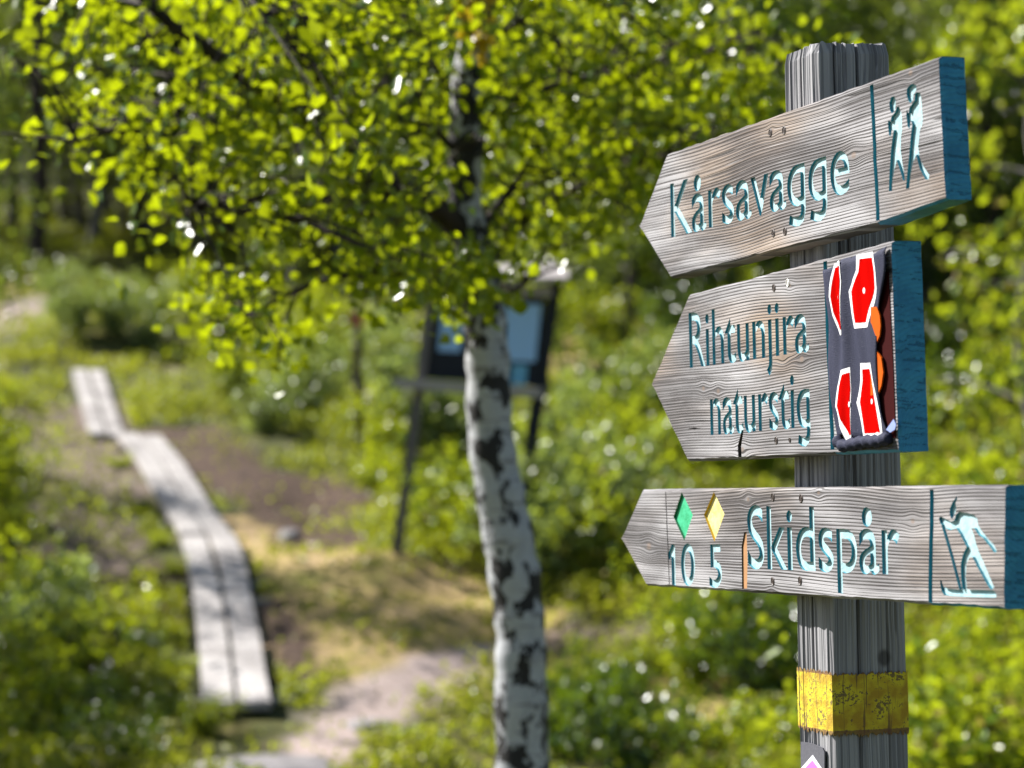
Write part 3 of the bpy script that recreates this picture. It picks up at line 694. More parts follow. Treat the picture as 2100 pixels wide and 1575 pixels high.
    fl = [tuple(on_plane(1680 + a / 3.352, 480 + b / 3.352, T2 + 0.008)) for a, b in [(455, 1345), (480, 1310), (507, 1272), (524, 1310), (515, 1345), (484, 1364)]]
    slab('curled_corner', fl, T2 + 0.0060, T2 + 0.0072, plain('blue_tape_back', (0.22, 0.28, 0.55), 0.6), b2)
    V, F = [], []                                        # frayed, gathered lower hem
    hem = spline([(*tuple(on_plane(1680 + a / 3.352, 480 + b / 3.352, T2 + .006)), T2 + 0.005) for a, b in [(112, 1410), (160, 1455), (240, 1440), (320, 1425), (400, 1420), (480, 1400)]], 26)
    tube(hem, [0.006 + 0.004 * abs(math.sin(i * 0.9)) for i in range(26)], 8, V, F)
    mesh_obj('gathered_hem', V, F, M.m if False else bpy.data.materials['navy_woven_tape'], b2, smooth=True)
cloth_strip()
#@@REST2

# ---------------------------------------------------------------- leaf and bark materials
L_BIRCH = leaf_mat('birch_leaf', [(0.015, 0.055, 0.005), (0.035, 0.095, 0.007), (0.08, 0.14, 0.008), (0.14, 0.17, 0.01)], (0.48, 0.57, 0.006), 0.45, 0.27, 0.35)
L_YELLOW = leaf_mat('yellow_birch_leaf', [(0.42, 0.28, 0.01), (0.50, 0.36, 0.012)], (0.75, 0.55, 0.015), 0.45, 0.4)
L_FAR = leaf_mat('forest_birch_leaf', [(0.055, 0.085, 0.022), (0.10, 0.14, 0.035), (0.16, 0.185, 0.05)], (0.38, 0.48, 0.04), 0.42, 0.26, 0.45)
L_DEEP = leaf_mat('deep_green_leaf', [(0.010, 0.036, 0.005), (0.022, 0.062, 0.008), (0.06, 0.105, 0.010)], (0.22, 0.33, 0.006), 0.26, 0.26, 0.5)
L_SAGE = leaf_mat('willow_leaf', [(0.12, 0.18, 0.065), (0.18, 0.235, 0.095), (0.22, 0.25, 0.10)], (0.38, 0.48, 0.08), 0.38, 0.32, 0.4)
L_BUSH = leaf_mat('shrub_leaf', [(0.04, 0.10, 0.010), (0.09, 0.165, 0.015), (0.14, 0.20, 0.02), (0.20, 0.23, 0.025), (0.30, 0.20, 0.05)], (0.51, 0.60, 0.016), 0.42, 0.28, 0.28)
L_COVER = leaf_mat('ground_plant_leaf', [(0.05, 0.11, 0.012), (0.125, 0.18, 0.016), (0.20, 0.22, 0.025), (0.28, 0.21, 0.06)], (0.50, 0.56, 0.022), 0.36, 0.45, 0.25,
                   patch=[(0.20, 0.21, 0.022), (0.30, 0.27, 0.04), (0.34, 0.26, 0.07)])

def bark_birch(name, seed, dark_low=0.48, rings=6.0):
    M = Mat(name); x, y, z = M.xyz(M.co())
    a = M.noise(M.vec(x * 6, y * 6, z * 4.6 + seed), 2.5, 3, 0.6); b = M.noise(M.vec(x * 9, y * 9, z * 75), 1.0, 2); d = M.noise(M.vec(x * 30, y * 30, z * 14), 1.0, 4)
    c = M.mix(d, (0.27, 0.28, 0.305), (0.47, 0.47, 0.485))
    c = M.mix(b.step(0.58, 0.68) * 0.7, c, (0.12, 0.11, 0.11))
    c = M.mix((a + (d - 0.5) * 0.16 + z.step(1.75, 2.3) * 0.055).step(dark_low + 0.09, dark_low + 0.13), c, (0.022, 0.020, 0.020))  # more dark patches higher up: darker bark plus crown shade painted in
    M.base(c, 0.7, 0.25); M.bump(d + b * 0.5, 0.006, 0.7); return M.m
BARK = bark_birch('birch_bark', 4.0, 0.415)
def bark_dark(name, a, b):
    M = Mat(name); x, y, z = M.xyz(M.co()); n = M.noise(M.vec(x * 14, y * 14, z * 3), 1.0, 4, 0.6)
    M.base(M.ramp(n, [(0.35, a), (0.65, b)]), 0.85, 0.2); M.bump(n, 0.01, 0.8); return M.m
BARKG = bark_dark('grey_bark', (0.05, 0.045, 0.042), (0.22, 0.20, 0.19)); TWIG = bark_dark('dark_twig_bark', (0.02, 0.016, 0.013), (0.055, 0.042, 0.036))

# ---------------------------------------------------------------- the near birch
def near_birch():
    YB = 8.0; base = foot(1085, YB)
    t = empty('birch_tree', base); tag(t, 'white barked birch with black patches leaning across the middle, hung with bright leaves', 'tree')
    loc = lambda px, py, dy=0.0: at(px, py, YB + dy) - base
    tp = [(1085, 2080), (1078, 1800), (1071, 1575), (1068, 1400), (1068, 1300), (1058, 1206), (1042, 1100), (1022, 1000), (1006, 897), (1001, 771), (997, 680), (985, 578), (962, 470), (952, 400), (955, 330), (962, 178), (978, 44), (985, -120), (1000, -400), (985, -800), (1000, -1200)]
    ws = [150, 128, 113, 108, 103, 106, 104, 100, 93, 90, 88, 82, 74, 68, 72, 72, 64, 58, 46, 30, 8]
    pts = spline([tuple(loc(*p)) + (q / 700 / 2,) for p, q in zip(tp, ws)], 90); pts[0][2] = -0.15
    V, F = tube([p[:3] for p in pts], [p[3] * (1 + 0.05 * math.sin(i * 1.7)) for i, p in enumerate(pts)], 20, wob=0.05, rr=R)
    trunk = mesh_obj('trunk', V, F, BARK, t, smooth=True)
    br = [([(958, 480), (900, 430), (860, 408), (770, 365), (690, 300), (600, 212), (500, 160), (430, 105), (340, 40), (240, -60)], 56, 20, -0.85),
          ([(700, 300), (672, 205), (620, 120), (560, 50), (490, -40)], 30, 14, -1.0), ([(990, 600), (930, 575), (840, 560), (740, 560), (620, 590), (520, 640), (430, 660)], 22, 6, -0.4),
          ([(960, 230), (900, 150), (830, 60), (760, -40)], 24, 10, 0.3), ([(980, 110), (1010, 80), (1070, 40), (1130, -20), (1180, -90)], 22, 6, 0.2),
          ([(970, 500), (1015, 430), (1060, 370), (1100, 300), (1120, 240)], 26, 6, 0.3), ([(860, 408), (760, 440), (640, 420), (520, 430), (400, 420)], 15, 6, -0.7),
          ([(600, 212), (480, 240), (360, 260), (240, 270), (160, 290)], 14, 5, -0.8), ([(990, 640), (1060, 590), (1110, 560), (1180, 540)], 18, 6, 0.5), ([(955, 330), (880, 260), (800, 240), (720, 180)], 18, 7, -0.2),
          ([(985, 560), (1060, 470), (1160, 400), (1300, 345), (1440, 310)], 26, 6, 1.1), ([(972, 240), (1090, 190), (1240, 150), (1400, 130), (1540, 60)], 24, 6, 1.2)]
    V, F = [], []; sk = []
    for line, w0, w1, dy in br:
        n = len(line); q = spline([tuple(loc(*p, dy * i / (n - 1))) for i, p in enumerate(line)], 26)
        rad = [(w0 + (w1 - w0) * (i / 25) ** 0.8) / 700 / 2 for i in range(26)]
        tube(q, rad, 8, V, F); sk += [tuple(a) for a in q]
    for k in range(26):                                   # limbs above the picture
        z = R.uniform(0.32, 0.98); i = int(45 + z * 44); p0 = pts[min(i, 89)][:3]
        a = R.uniform(0, 2 * math.pi); L = R.uniform(0.5, 1.5) * (1.2 - z * 0.7)
        if p0[2] < 3.0 - base.z: continue
        q = [tuple(Vector(p0) + Vector((math.cos(a) * L * s, math.sin(a) * L * s, L * s * 0.55 - 0.35 * L * s * s))) for s in np.linspace(0, 1, 8)]
        tube(q, list(np.linspace(0.018, 0.004, 8)), 6, V, F); sk += q[2:]
    SK = np.array(sk)
    reg = [(330, 90, 200, 100, 40), (520, 110, 170, 130, 44), (270, 280, 165, 90, 30), (420, 330, 190, 90, 34), (600, 330, 150, 140, 34), (760, 140, 190, 140, 50), (810, 330, 170, 150, 46), (720, 480, 170, 110, 34), (520, 635, 125, 72, 34),
           (850, 600, 140, 95, 44), (362, 490, 36, 95, 8), (930, 650, 90, 75, 30), (890, 60, 150, 80, 28), (1120, 120, 130, 130, 30), (1150, 320, 120, 120, 26), (1080, 470, 110, 100, 24), (1010, 620, 70, 60, 20), (1200, 140, 110, 140, 26), (950, 565, 90, 40, 16), (1100, 260, 110, 140, 24),  (660, 60, 150, 100, 30), (180, 60, 120, 90, 10),
           (930, 260, 120, 140, 26), (980, 520, 70, 90, 16)]
    reg += [(1180, 380, 120, 90, 40), (1320, 330, 140, 110, 46), (1450, 300, 130, 140, 40), (1300, 130, 160, 120, 52), (1480, 100, 150, 120, 44), (1560, 220, 90, 150, 22), (1120, 200, 120, 100, 30), (1230, 450, 120, 60, 20)]
    C = []; TV, TF = V, F
    def cluster(c, n, s):
        i = np.argmin(((SK - c) ** 2).sum(1)); a = Vector(SK[i]); b = Vector(c); m = a.lerp(b, 0.5) + Vector((R.uniform(-.05, .05), R.uniform(-.05, .05), 0.04))
        if (b - a).length < 1.2: tube([a, m, b, b + Vector((R.uniform(-.03, .03), 0, -0.08))], [0.006, 0.004, 0.003, 0.002], 4, TV, TF, cap=False)
        g = rng.normal(size=(n, 3)) * np.array([s, s, s * 0.85]); C.append(np.array(c) + g)
    for cx, cy, rx, ry, n in reg:
        for _ in range(int(n * 0.38)):
            a = R.uniform(0, 2 * math.pi); r = math.sqrt(R.random())
            ux, uy = cx + rx * r * math.cos(a), cy + ry * r * math.sin(a)
            dyy = R.gauss(-0.45 if cx < 950 else 0.2, 0.45)
            if cx > 1100: dyy = R.gauss(0.9, 0.4)
            if 905 < ux < 1025 and uy < 540: dyy = abs(dyy) * 0.7 + 0.15
            if uy > 610 and ux > 800 or 1005 < ux < 1200 and uy > 490: continue
            cluster(np.array(loc(ux, uy, dyy)), R.randint(15, 26), R.uniform(0.04, 0.085))
    for _ in range(430):
        k = R.randrange(len(SK)); p = SK[k]
        if p[2] + base.z > 2.75: cluster(p + rng.normal(size=3) * np.array([0.3, 0.3, 0.2]), R.randint(14, 26), 0.14)
    mesh_obj('branch', V, F, TWIG, t, smooth=True)
    C = np.vstack(C); keep = rng.random(len(C)) < 0.97; C = C[keep]
    leaves('crown', C, rng.uniform(0.031, 0.055, len(C)), L_BIRCH, t, flat=0.3)
    Y = [np.array(loc(*p, -0.42)) + rng.normal(size=(n, 3)) * s for p, n, s in (((965, 20), 34, 0.030), ((975, 85), 20, 0.022), ((968, -30), 24, 0.035), ((988, 115), 8, 0.015))]
    Y = np.vstack(Y); o = leaves('yellow_leaf_cluster', Y, rng.uniform(0.032, 0.05, len(Y)), L_YELLOW, t); o['kind'] = 'stuff'; o['label'] = 'autumn yellow leaves on the trunk'
    return t
near_birch()

# ---------------------------------------------------------------- forest trees
def make_tree(h, seed, leafm, bark, nleaf, crown0=0.3, spread=0.28, lsize=0.09, lean=0.05, stems=1, r0=0.013):
    r = random.Random(seed); g = np.random.default_rng(seed)
    t = empty('forest_birch'); V, F = [], []; sk = []
    for s in range(stems):
        a = r.uniform(0, 6.28); ln = lean * h * (1 + s * 1.5); n = 12; b0 = Vector((0.12 * s * math.cos(a), 0.12 * s * math.sin(a), -0.2)); hh = h * (1 - 0.14 * s)
        pts = [b0 + Vector((math.cos(a) * ln * (i / n) ** 1.4 + 0.05 * math.sin(i * 1.3 + seed), math.sin(a) * ln * (i / n) ** 1.4 + 0.05 * math.cos(i * 1.7), (hh + .2) * i / n)) for i in range(n + 1)]
        tube(pts, [r0 * h * (1 - 0.88 * i / n) + (0.03 if i == 0 else 0) for i in range(n + 1)], 9, V, F, wob=0.15, rr=r)
        nb = int(h * 4.5 / stems ** 0.5)
        for k in range(nb):
            u = crown0 * 0.8 + (1 - crown0 * 0.8) * (k + r.random()) / nb; i = min(n - 1, int(u * n)); p = pts[i].lerp(pts[i + 1], u * n - i)
            L = h * spread * (1.1 - 0.75 * abs(u - 0.45) * 1.5) * r.uniform(0.6, 1.1) * (0.5 if u > 0.93 else 1); b = r.uniform(0, 6.28); el = r.uniform(0.2, 0.75)
            q = [p + Vector((math.cos(b) * L * s2, math.sin(b) * L * s2, L * s2 * el - L * 0.35 * s2 * s2)) for s2 in np.linspace(0, 1, 6)]
            tube(q, list(np.linspace(r0 * h * 0.28, 0.006, 6)), 5, V, F, cap=False); sk += [tuple(x) for x in q[2:]]
    SK = np.array(sk); nc = max(8, nleaf // 26); c = SK[g.integers(0, len(SK), nc)] + g.normal(size=(nc, 3)) * h * 0.035
    C = np.repeat(c, 26, 0) + g.normal(size=(nc * 26, 3)) * h * np.array([0.027, 0.027, 0.022])
    mesh_obj('trunk', V, F, bark, t, smooth=True); leaves('crown', C, g.uniform(lsize * .7, lsize * 1.25, len(C)), leafm, t, r=g, flat=0.3)
    return t
BARKF = bark_birch('pale_forest_bark', 9.0, 0.44)
def build_forest():
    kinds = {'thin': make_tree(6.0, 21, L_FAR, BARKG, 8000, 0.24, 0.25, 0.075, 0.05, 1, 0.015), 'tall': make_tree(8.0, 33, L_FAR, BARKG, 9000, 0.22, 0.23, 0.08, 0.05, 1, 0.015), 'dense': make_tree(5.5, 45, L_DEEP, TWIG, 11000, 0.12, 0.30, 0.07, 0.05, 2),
             'bright': make_tree(4.6, 63, L_BUSH, BARKG, 4200, 0.10, 0.32, 0.08, 0.05, 2), 'near': make_tree(6.2, 91, L_DEEP, TWIG, 15000, 0.36, 0.34, 0.055, 0.03, 1, 0.011), 'dark': make_tree(7.0, 71, L_FAR, TWIG, 5500, 0.40, 0.24, 0.09, 0.03, 1, 0.019)}
    first = {k: True for k in kinds}
    def put(kind, px, Y, sc, label, group):
        o = kinds[kind] if first[kind] else copy_tree(kinds[kind]); first[kind] = False
        o.location = foot(px, Y); o.rotation_euler = (0, 0, R.uniform(0, 6.28)); o.scale = (sc, sc, sc * R.uniform(0.92, 1.1)); tag(o, label, 'tree', group); return o
    put('dark', 72, 40.5, 1.05, 'thick dark trunked tree standing left of all others at the wood edge', None)
    put('dark', 285, 42, 0.95, 'dark trunked tree behind the pale willow thicket, right of the thickest trunk', None)
    put('tall', 415, 42, 0.8, 'slender grey tree at the wood edge above the boardwalk bend', None)
    put('thin', 605, 36, 0.75, 'thin pale stemmed birch just left of the red topped pole', None)
    put('thin', 1122, 26, 0.62, 'pale stemmed young birch right behind the notice board', None)
    put('tall', 1735, 44, 1.0, 'pale grey trunk rising straight above the signpost top', None)
    put('dark', 2035, 33, 0.8, 'dark trunked tree right of the topmost arrow board end', None)
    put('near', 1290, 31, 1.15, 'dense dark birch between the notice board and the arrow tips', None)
    put('bright', 2090, 19, 1.05, 'bright leafed young birch at the right picture edge', None)
    for px, Y, sc in ((-60, 43, 1), (20, 47, 1.1), (160, 46, 1), (220, 50, 1.1), (350, 48, 1), (470, 47, 1), (530, 44, .9), (660, 48, 1.0), (720, 44, .8), (800, 47, 1), (880, 50, 1), (120, 54, 1.1), (420, 56, 1.1), (580, 55, 1.1), (760, 58, 1.1), (-120, 52, 1.1), (-190, 46, 1), (60, 50, 1), (130, 49, 1), (190, 43, .8), (250, 45, .9), (310, 44, .9), (380, 44, .9), (440, 51, 1.1), (500, 42, .7), (610, 45, 1), (690, 43, .8), (770, 45, .9), (850, 43, .8), (640, 52, 1.1), (290, 53, 1.1), (-20, 55, 1.1), (-280, 44, 1), (-360, 48, 1.1), (-480, 42, 1)):
        put(R.choice(['thin', 'tall', 'thin']), px, Y - 1, sc * R.uniform(.9, 1.1), 'slim grey green birch in the wood edge above the boardwalk', 'birches of the wood above the boardwalk')
    for px, Y, sc in ((1120, 38, 1), (1200, 41, 1.1), (1400, 36, 1), (1490, 40, 1.1), (1600, 37, 1), (1380, 45, 1.2), (1560, 46, 1.2), (1260, 47, 1.2), (1000, 42, 1), (940, 46, 1.1), (1080, 44, 1.1), (1160, 34, .8), (1330, 40, 1), (1450, 33, .8), (1540, 34, .9), (1220, 36, .9), (1630, 43, 1.1), (1040, 38, .8)):
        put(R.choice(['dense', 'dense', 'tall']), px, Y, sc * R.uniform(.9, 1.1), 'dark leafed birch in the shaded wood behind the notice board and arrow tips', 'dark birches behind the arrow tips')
    for px, Y, sc in ((1700, 36, .9), (1830, 40, 1), (1900, 35, .9), (1980, 41, 1.1), (2120, 38, 1), (2200, 33, 1), (2260, 42, 1.1), (1780, 48, 1.2), (2050, 50, 1.2), (1940, 47, 1.2), (1870, 44, 1.1), (1960, 37, .9), (1660, 40, 1), (1760, 33, .7), (2010, 34, .8), (2150, 45, 1.1), (2400, 36, 1), (2500, 42, 1.1), (2650, 38, 1), (2450, 30, .9), (2800, 44, 1.1)):
        put(R.choice(['dense', 'tall', 'bright']), px, Y, sc * R.uniform(.85, 1.1), 'leafy birch on the slope behind the signpost, its crown near the top edge', 'birches on the slope behind the signpost')
    for k in range(26):
        Y = R.uniform(56, 80); px = -250 + 2600 * (k + R.random()) / 26
        put(R.choice(['thin', 'tall', 'tall', 'dense']), px, Y, R.uniform(1.0, 1.35), 'far hazy birch high on the slope, deep in the wood', 'far birches deep in the wood')
    for x, y, sc in ((-4.9, 20.9, .75), (-6.6, 18.2, .66), (-7.8, 19.8, 1.1), (-7.0, 16.2, 1.0), (-9.0, 25.5, 1.0)):
        o = copy_tree(kinds['thin' if x > -6.3 else R.choice(['dense', 'bright', 'thin'])]); o.location = (x, y, float(terrain(x, y))); o.rotation_euler = (0, 0, R.uniform(0, 6)); o.scale = (sc,) * 3
        tag(o, 'birch growing left of the boardwalk, just past the picture edge', 'tree', 'birches left of the boardwalk')
build_forest()

# ---------------------------------------------------------------- shrubs
def make_shrub(h, wd, seed, leafm, n, ls):
    r = random.Random(seed); g = np.random.default_rng(seed); t = empty('shrub'); V, F = [], []; sk = []
    for k in range(11):
        a = r.uniform(0, 6.28); L = r.uniform(.55, 1.0); w_ = wd * r.uniform(.25, .95)
        q = [Vector((math.cos(a) * w_ * s ** 1.3, math.sin(a) * w_ * s ** 1.3, -0.05 + h * L * s)) for s in np.linspace(0, 1, 6)]
        tube(q, list(np.linspace(0.012, 0.003, 6)), 5, V, F, cap=False); sk += [tuple(x) for x in q[1:]]
    SK = np.array(sk); m = n // 12; c = SK[g.integers(0, len(SK), m)] + g.normal(size=(m, 3)) * np.array([wd, wd, h]) * 0.13
    C = np.repeat(c, 12, 0) + g.normal(size=(m * 12, 3)) * 0.055; C[:, 2] = np.abs(C[:, 2]) + 0.02
    mesh_obj('stem', V, F, TWIG, t, smooth=True); leaves('foliage', C, g.uniform(ls * .7, ls * 1.3, len(C)), leafm, t, r=g, flat=0.5)
    return t
def build_shrubs():
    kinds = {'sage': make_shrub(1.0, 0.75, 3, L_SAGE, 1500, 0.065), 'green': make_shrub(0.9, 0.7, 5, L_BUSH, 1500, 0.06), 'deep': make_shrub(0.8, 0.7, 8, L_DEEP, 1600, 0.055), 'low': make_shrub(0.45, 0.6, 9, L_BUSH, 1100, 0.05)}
    first = {k: True for k in kinds}
    def put(kind, px, py, sc, label, group, Y=None):
        g = ground(px, py) if Y is None else foot(px, Y)
        for s_ in np.linspace(0, 3.2, 9):                # nothing tall between the viewer and the planks
            if float(pdist(np.array([g.x]), np.array([g.y + s_]), walk_mid[:, :2])[0]) < (0.75 if s_ < 1.2 else 0.5): sc = min(sc, 0.45) if s_ > 1.0 else min(sc, 0.3)
        o = kinds[kind] if first[kind] else copy_tree(kinds[kind]); first[kind] = False
        o.location = ground(px, py) if Y is None else foot(px, Y); o.rotation_euler = (0, 0, R.uniform(0, 6.28)); o.scale = (sc * R.uniform(.85, 1.2), sc * R.uniform(.85, 1.2), sc * R.uniform(.85, 1.1)); tag(o, label, 'shrub', group); return o
    for px, py in ((120, 640), (190, 660), (260, 640), (330, 670), (400, 690), (230, 690), (300, 720), (150, 690), (380, 640), (450, 720), (520, 700), (590, 730), (440, 660), (650, 760), (720, 760), (560, 780), (800, 800), (640, 690), (700, 700), (780, 730)):
        put(R.choice(['sage', 'sage', 'green']), px, py, R.uniform(.5, .8), 'pale sage green willow bush on the slope right of the boardwalk top', 'pale willow bushes on the slope')
    for px, py in ((480, 830), (560, 850), (620, 870), (540, 895), (800, 960), (770, 1000), (860, 1040), (880, 940), (940, 960)):
        put(R.choice(['green', 'low', 'sage']), px, py, R.uniform(.6, .95), 'green bush between the boardwalk bend and the notice board', 'bushes between boardwalk and notice board')
    for px, py in ((20, 830), (40, 890), (10, 950), (20, 1020), (-10, 1080), (30, 1150), (-40, 1000), (70, 830), (-60, 900)):
        put(R.choice(['green', 'green', 'low']), px, py, R.uniform(.55, .85), 'fresh green bush along the left edge beside the worn path', 'bushes along the left edge')
    for px, py in ((40, 1330), (120, 1360), (200, 1400), (90, 1450), (280, 1440), (20, 1500), (180, 1510), (330, 1500), (300, 1350), (240, 1310), (-40, 1420), (60, 1590), (240, 1600), (130, 1260)):
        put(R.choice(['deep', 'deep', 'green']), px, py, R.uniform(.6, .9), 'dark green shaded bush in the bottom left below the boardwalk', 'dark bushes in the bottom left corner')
    for px, py in ((245, 960), (290, 1050), (330, 1120), (360, 1180), (340, 1260), (300, 1200), (370, 1380)):
        put('low', px, py, R.uniform(.55, .85), 'low leafy bush hugging the left side of the boardwalk', 'low bushes beside the boardwalk')
    for px, py in ((1150, 1080), (1210, 1060), (1260, 1120), (1180, 1160), (1130, 980), (1220, 960), (1262, 905), (1240, 860), (1300, 850), (1290, 1010), (1310, 920), (1230, 1210), (1120, 1220), (1370, 990), (1450, 1010), (1540, 990), (880, 1130), (930, 1110), (1000, 1150)):
        put(R.choice(['green', 'green', 'sage', 'deep']), px, py, R.uniform(.7, 1.0), 'leafy bush right of the white birch trunk, behind the arrow tips', 'bushes right of the birch trunk')
    for px, py in ((1180, 1430), (1260, 1400), (1340, 1380), (1420, 1420), (1500, 1390), (1580, 1440), (1240, 1530), (1360, 1520), (1470, 1540), (1580, 1560), (1160, 1560), (1400, 1330), (1520, 1310), (1300, 1620), (1500, 1640)):
        put(R.choice(['low', 'green', 'low', 'deep']), px, py, R.uniform(.6, .9), 'yellow green low bush in the sun below the lowest arrow board', 'bushes below the lowest arrow board')
    for px, Y in ((1930, 13), (2010, 12.2), (2090, 13.5), (1960, 15), (2060, 16), (2140, 14), (1900, 17), (1990, 18.5), (2100, 19), (1930, 21), (2060, 22), (1900, 14.6)):
        put(R.choice(['green', 'low', 'green']), px, None, R.uniform(.8, 1.1), 'sunlit green bush right of the post below the lowest board end', 'bushes right of the post', Y)
    for px, Y in ((1930, 26), (2000, 28), (2070, 27), (1960, 31), (2050, 32), (2110, 30), (1900, 30), (1120, 32), (1240, 31), (1420, 30), (1500, 28), (1560, 31), (1380, 33)):
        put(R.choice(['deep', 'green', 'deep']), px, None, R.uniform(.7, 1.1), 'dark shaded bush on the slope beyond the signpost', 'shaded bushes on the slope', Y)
    put('sage', 85, 1440, 0.8, 'pale dry tipped bush standing among the dark bushes at bottom left', None)
    for px, py, sc in ((55, 1560, .7), (420, 1510, .5)): put('green', px, py, sc, 'bright green bush at the foot of the picture near the grey rock', 'bright bushes near the grey rock')
build_shrubs()

# ---------------------------------------------------------------- ground plants and grass (nobody could count them)
def ground_cover():
    n = 470000; Y = 6.0 + 46 * rng.random(n * 2) ** 1.12; half = 0.1875 * Y + 2.6; X = (rng.random(len(Y)) * 2 - 1) * half
    cl = fbm(X * 1.3 + 40, Y * 1.3, 3); r, p, d = cover(X, Y)
    wd = pdist(X, Y, walk_mid[:, :2])
    keep = rng.random(len(Y)) < (np.clip((cl - 0.36) * 4.0, 0.03, 1) * (1 - 0.97 * r) * (1 - 0.86 * p) * (1 - 0.8 * d) * np.where(wd < 0.27, 0, 1))
    X, Y, cl, d = X[keep][:n], Y[keep][:n], cl[keep][:n], d[keep][:n]
    H = (0.05 + 0.50 * np.clip(cl - 0.34, 0, 1)) * (1 - 0.75 * d) * np.where(pdist(X, Y, walk_mid[:, :2]) < 0.45, 0.45, 1)
    Z = terrain(X, Y) + H * rng.random(len(X)) ** 0.8
    o = leaves('ground_cover', np.stack([X, Y, Z], 1), rng.uniform(0.025, 0.06, len(X)), L_COVER, None, flat=0.8); tag(o, 'low green and straw coloured ground plants covering the slope', 'ground cover', kind='stuff')
ground_cover()

# ---------------------------------------------------------------- boardwalk
def boardwalk():
    base = Vector(walk_b[-1]) - Vector((0, 0, 0.12)); t = empty('boardwalk', base); tag(t, 'narrow boardwalk of paired grey planks winding up the slope', 'boardwalk')
    M = Mat('grey_plank_wood'); x, y, z = M.xyz(M.co()); n = M.noise(M.vec(x * 30, y * 30, z * 30), 1.0, 4); n2 = M.noise(M.co(), 2.6, 4, 0.65)
    c = M.ramp(n * 0.45 + n2 * 0.55, [(0.38, (0.17, 0.155, 0.15)), (0.52, (0.36, 0.335, 0.32)), (0.62, (0.48, 0.45, 0.43))]); M.base(c, 0.8, 0.25); M.bump(n, 0.004, 0.7)
    def frame(q, i):
        p = Vector(q[i]); d = Vector(q[min(i + 1, len(q) - 1)]) - Vector(q[max(i - 1, 0)]); d.z = 0; d.normalize(); return p, d, Vector((-d.y, d.x, 0))
    def run(q, i0, i1, side, dz, off):
        V, F = [], []; W = 0.150 if q is walk_a else 0.186; m = i1 - i0 + 1; w0 = 0.016; bow = R.uniform(-0.01, 0.01)
        for k in range(m):
            p, d, sd = frame(q, i0 + k)
            if k == 0: p = p + d * (0.022 + off)
            if k == m - 1: p = p - d * (0.022 - off)
            b = bow * math.sin(math.pi * k / (m - 1))
            for a, e in (((w0 + b) * side, 0), ((W + w0 + b) * side, 0), ((W + w0 + b) * side, -0.05), ((w0 + b) * side, -0.05)):
                V.append(p + sd * a + Vector((0, 0, dz + e)) - base)
        for k in range(m - 1):
            for e in range(4): F.append((k * 4 + e, k * 4 + (e + 1) % 4, k * 4 + 4 + (e + 1) % 4, k * 4 + 4 + e))
        F += [(3, 2, 1, 0), tuple((m - 1) * 4 + e for e in range(4))]
        bm = bmesh.new(); vs = [bm.verts.new(v) for v in V]
        for f in F: bm.faces.new([vs[i] for i in f])
        bmesh.ops.recalc_face_normals(bm, faces=bm.faces); me = bpy.data.meshes.new('plank'); bm.to_mesh(me); bm.free(); me.materials.append(M.m); link(bpy.data.objects.new('plank', me), t)
    for s, (q, i0, i1) in enumerate(((walk_a, 0, 6), (walk_a, 6, 13), (walk_b, 0, 9), (walk_b, 9, 19), (walk_b, 19, 27), (walk_b, 27, 36), (walk_b, 36, 45))):
        for side in (-1, 1): run(q, i0, i1, side, R.uniform(-0.012, 0.012), R.uniform(-0.05, 0.05) if 2 < s < 6 else R.uniform(-0.01, 0.01))
    for q, i in ((walk_a, 1), (walk_a, 12), (walk_b, 1), (walk_b, 13), (walk_b, 15), (walk_b, 26), (walk_b, 29), (walk_b, 43)):
        p, d, sd = frame(q, i); L = R.uniform(0.18, 0.22) if q is walk_a else R.uniform(0.27, 0.38); V = []
        for zz in (-0.075, -0.19):
            for a, b in ((-1, -1), (1, -1), (1, 1), (-1, 1)): V.append(p + sd * L * a + d * 0.06 * b + Vector((0.04, 0, zz)) - base)
        mesh_obj('sleeper', V, [(3, 2, 1, 0), (4, 5, 6, 7), (0, 1, 5, 4), (1, 2, 6, 5), (2, 3, 7, 6), (3, 0, 4, 7)], M.m, t)
boardwalk()

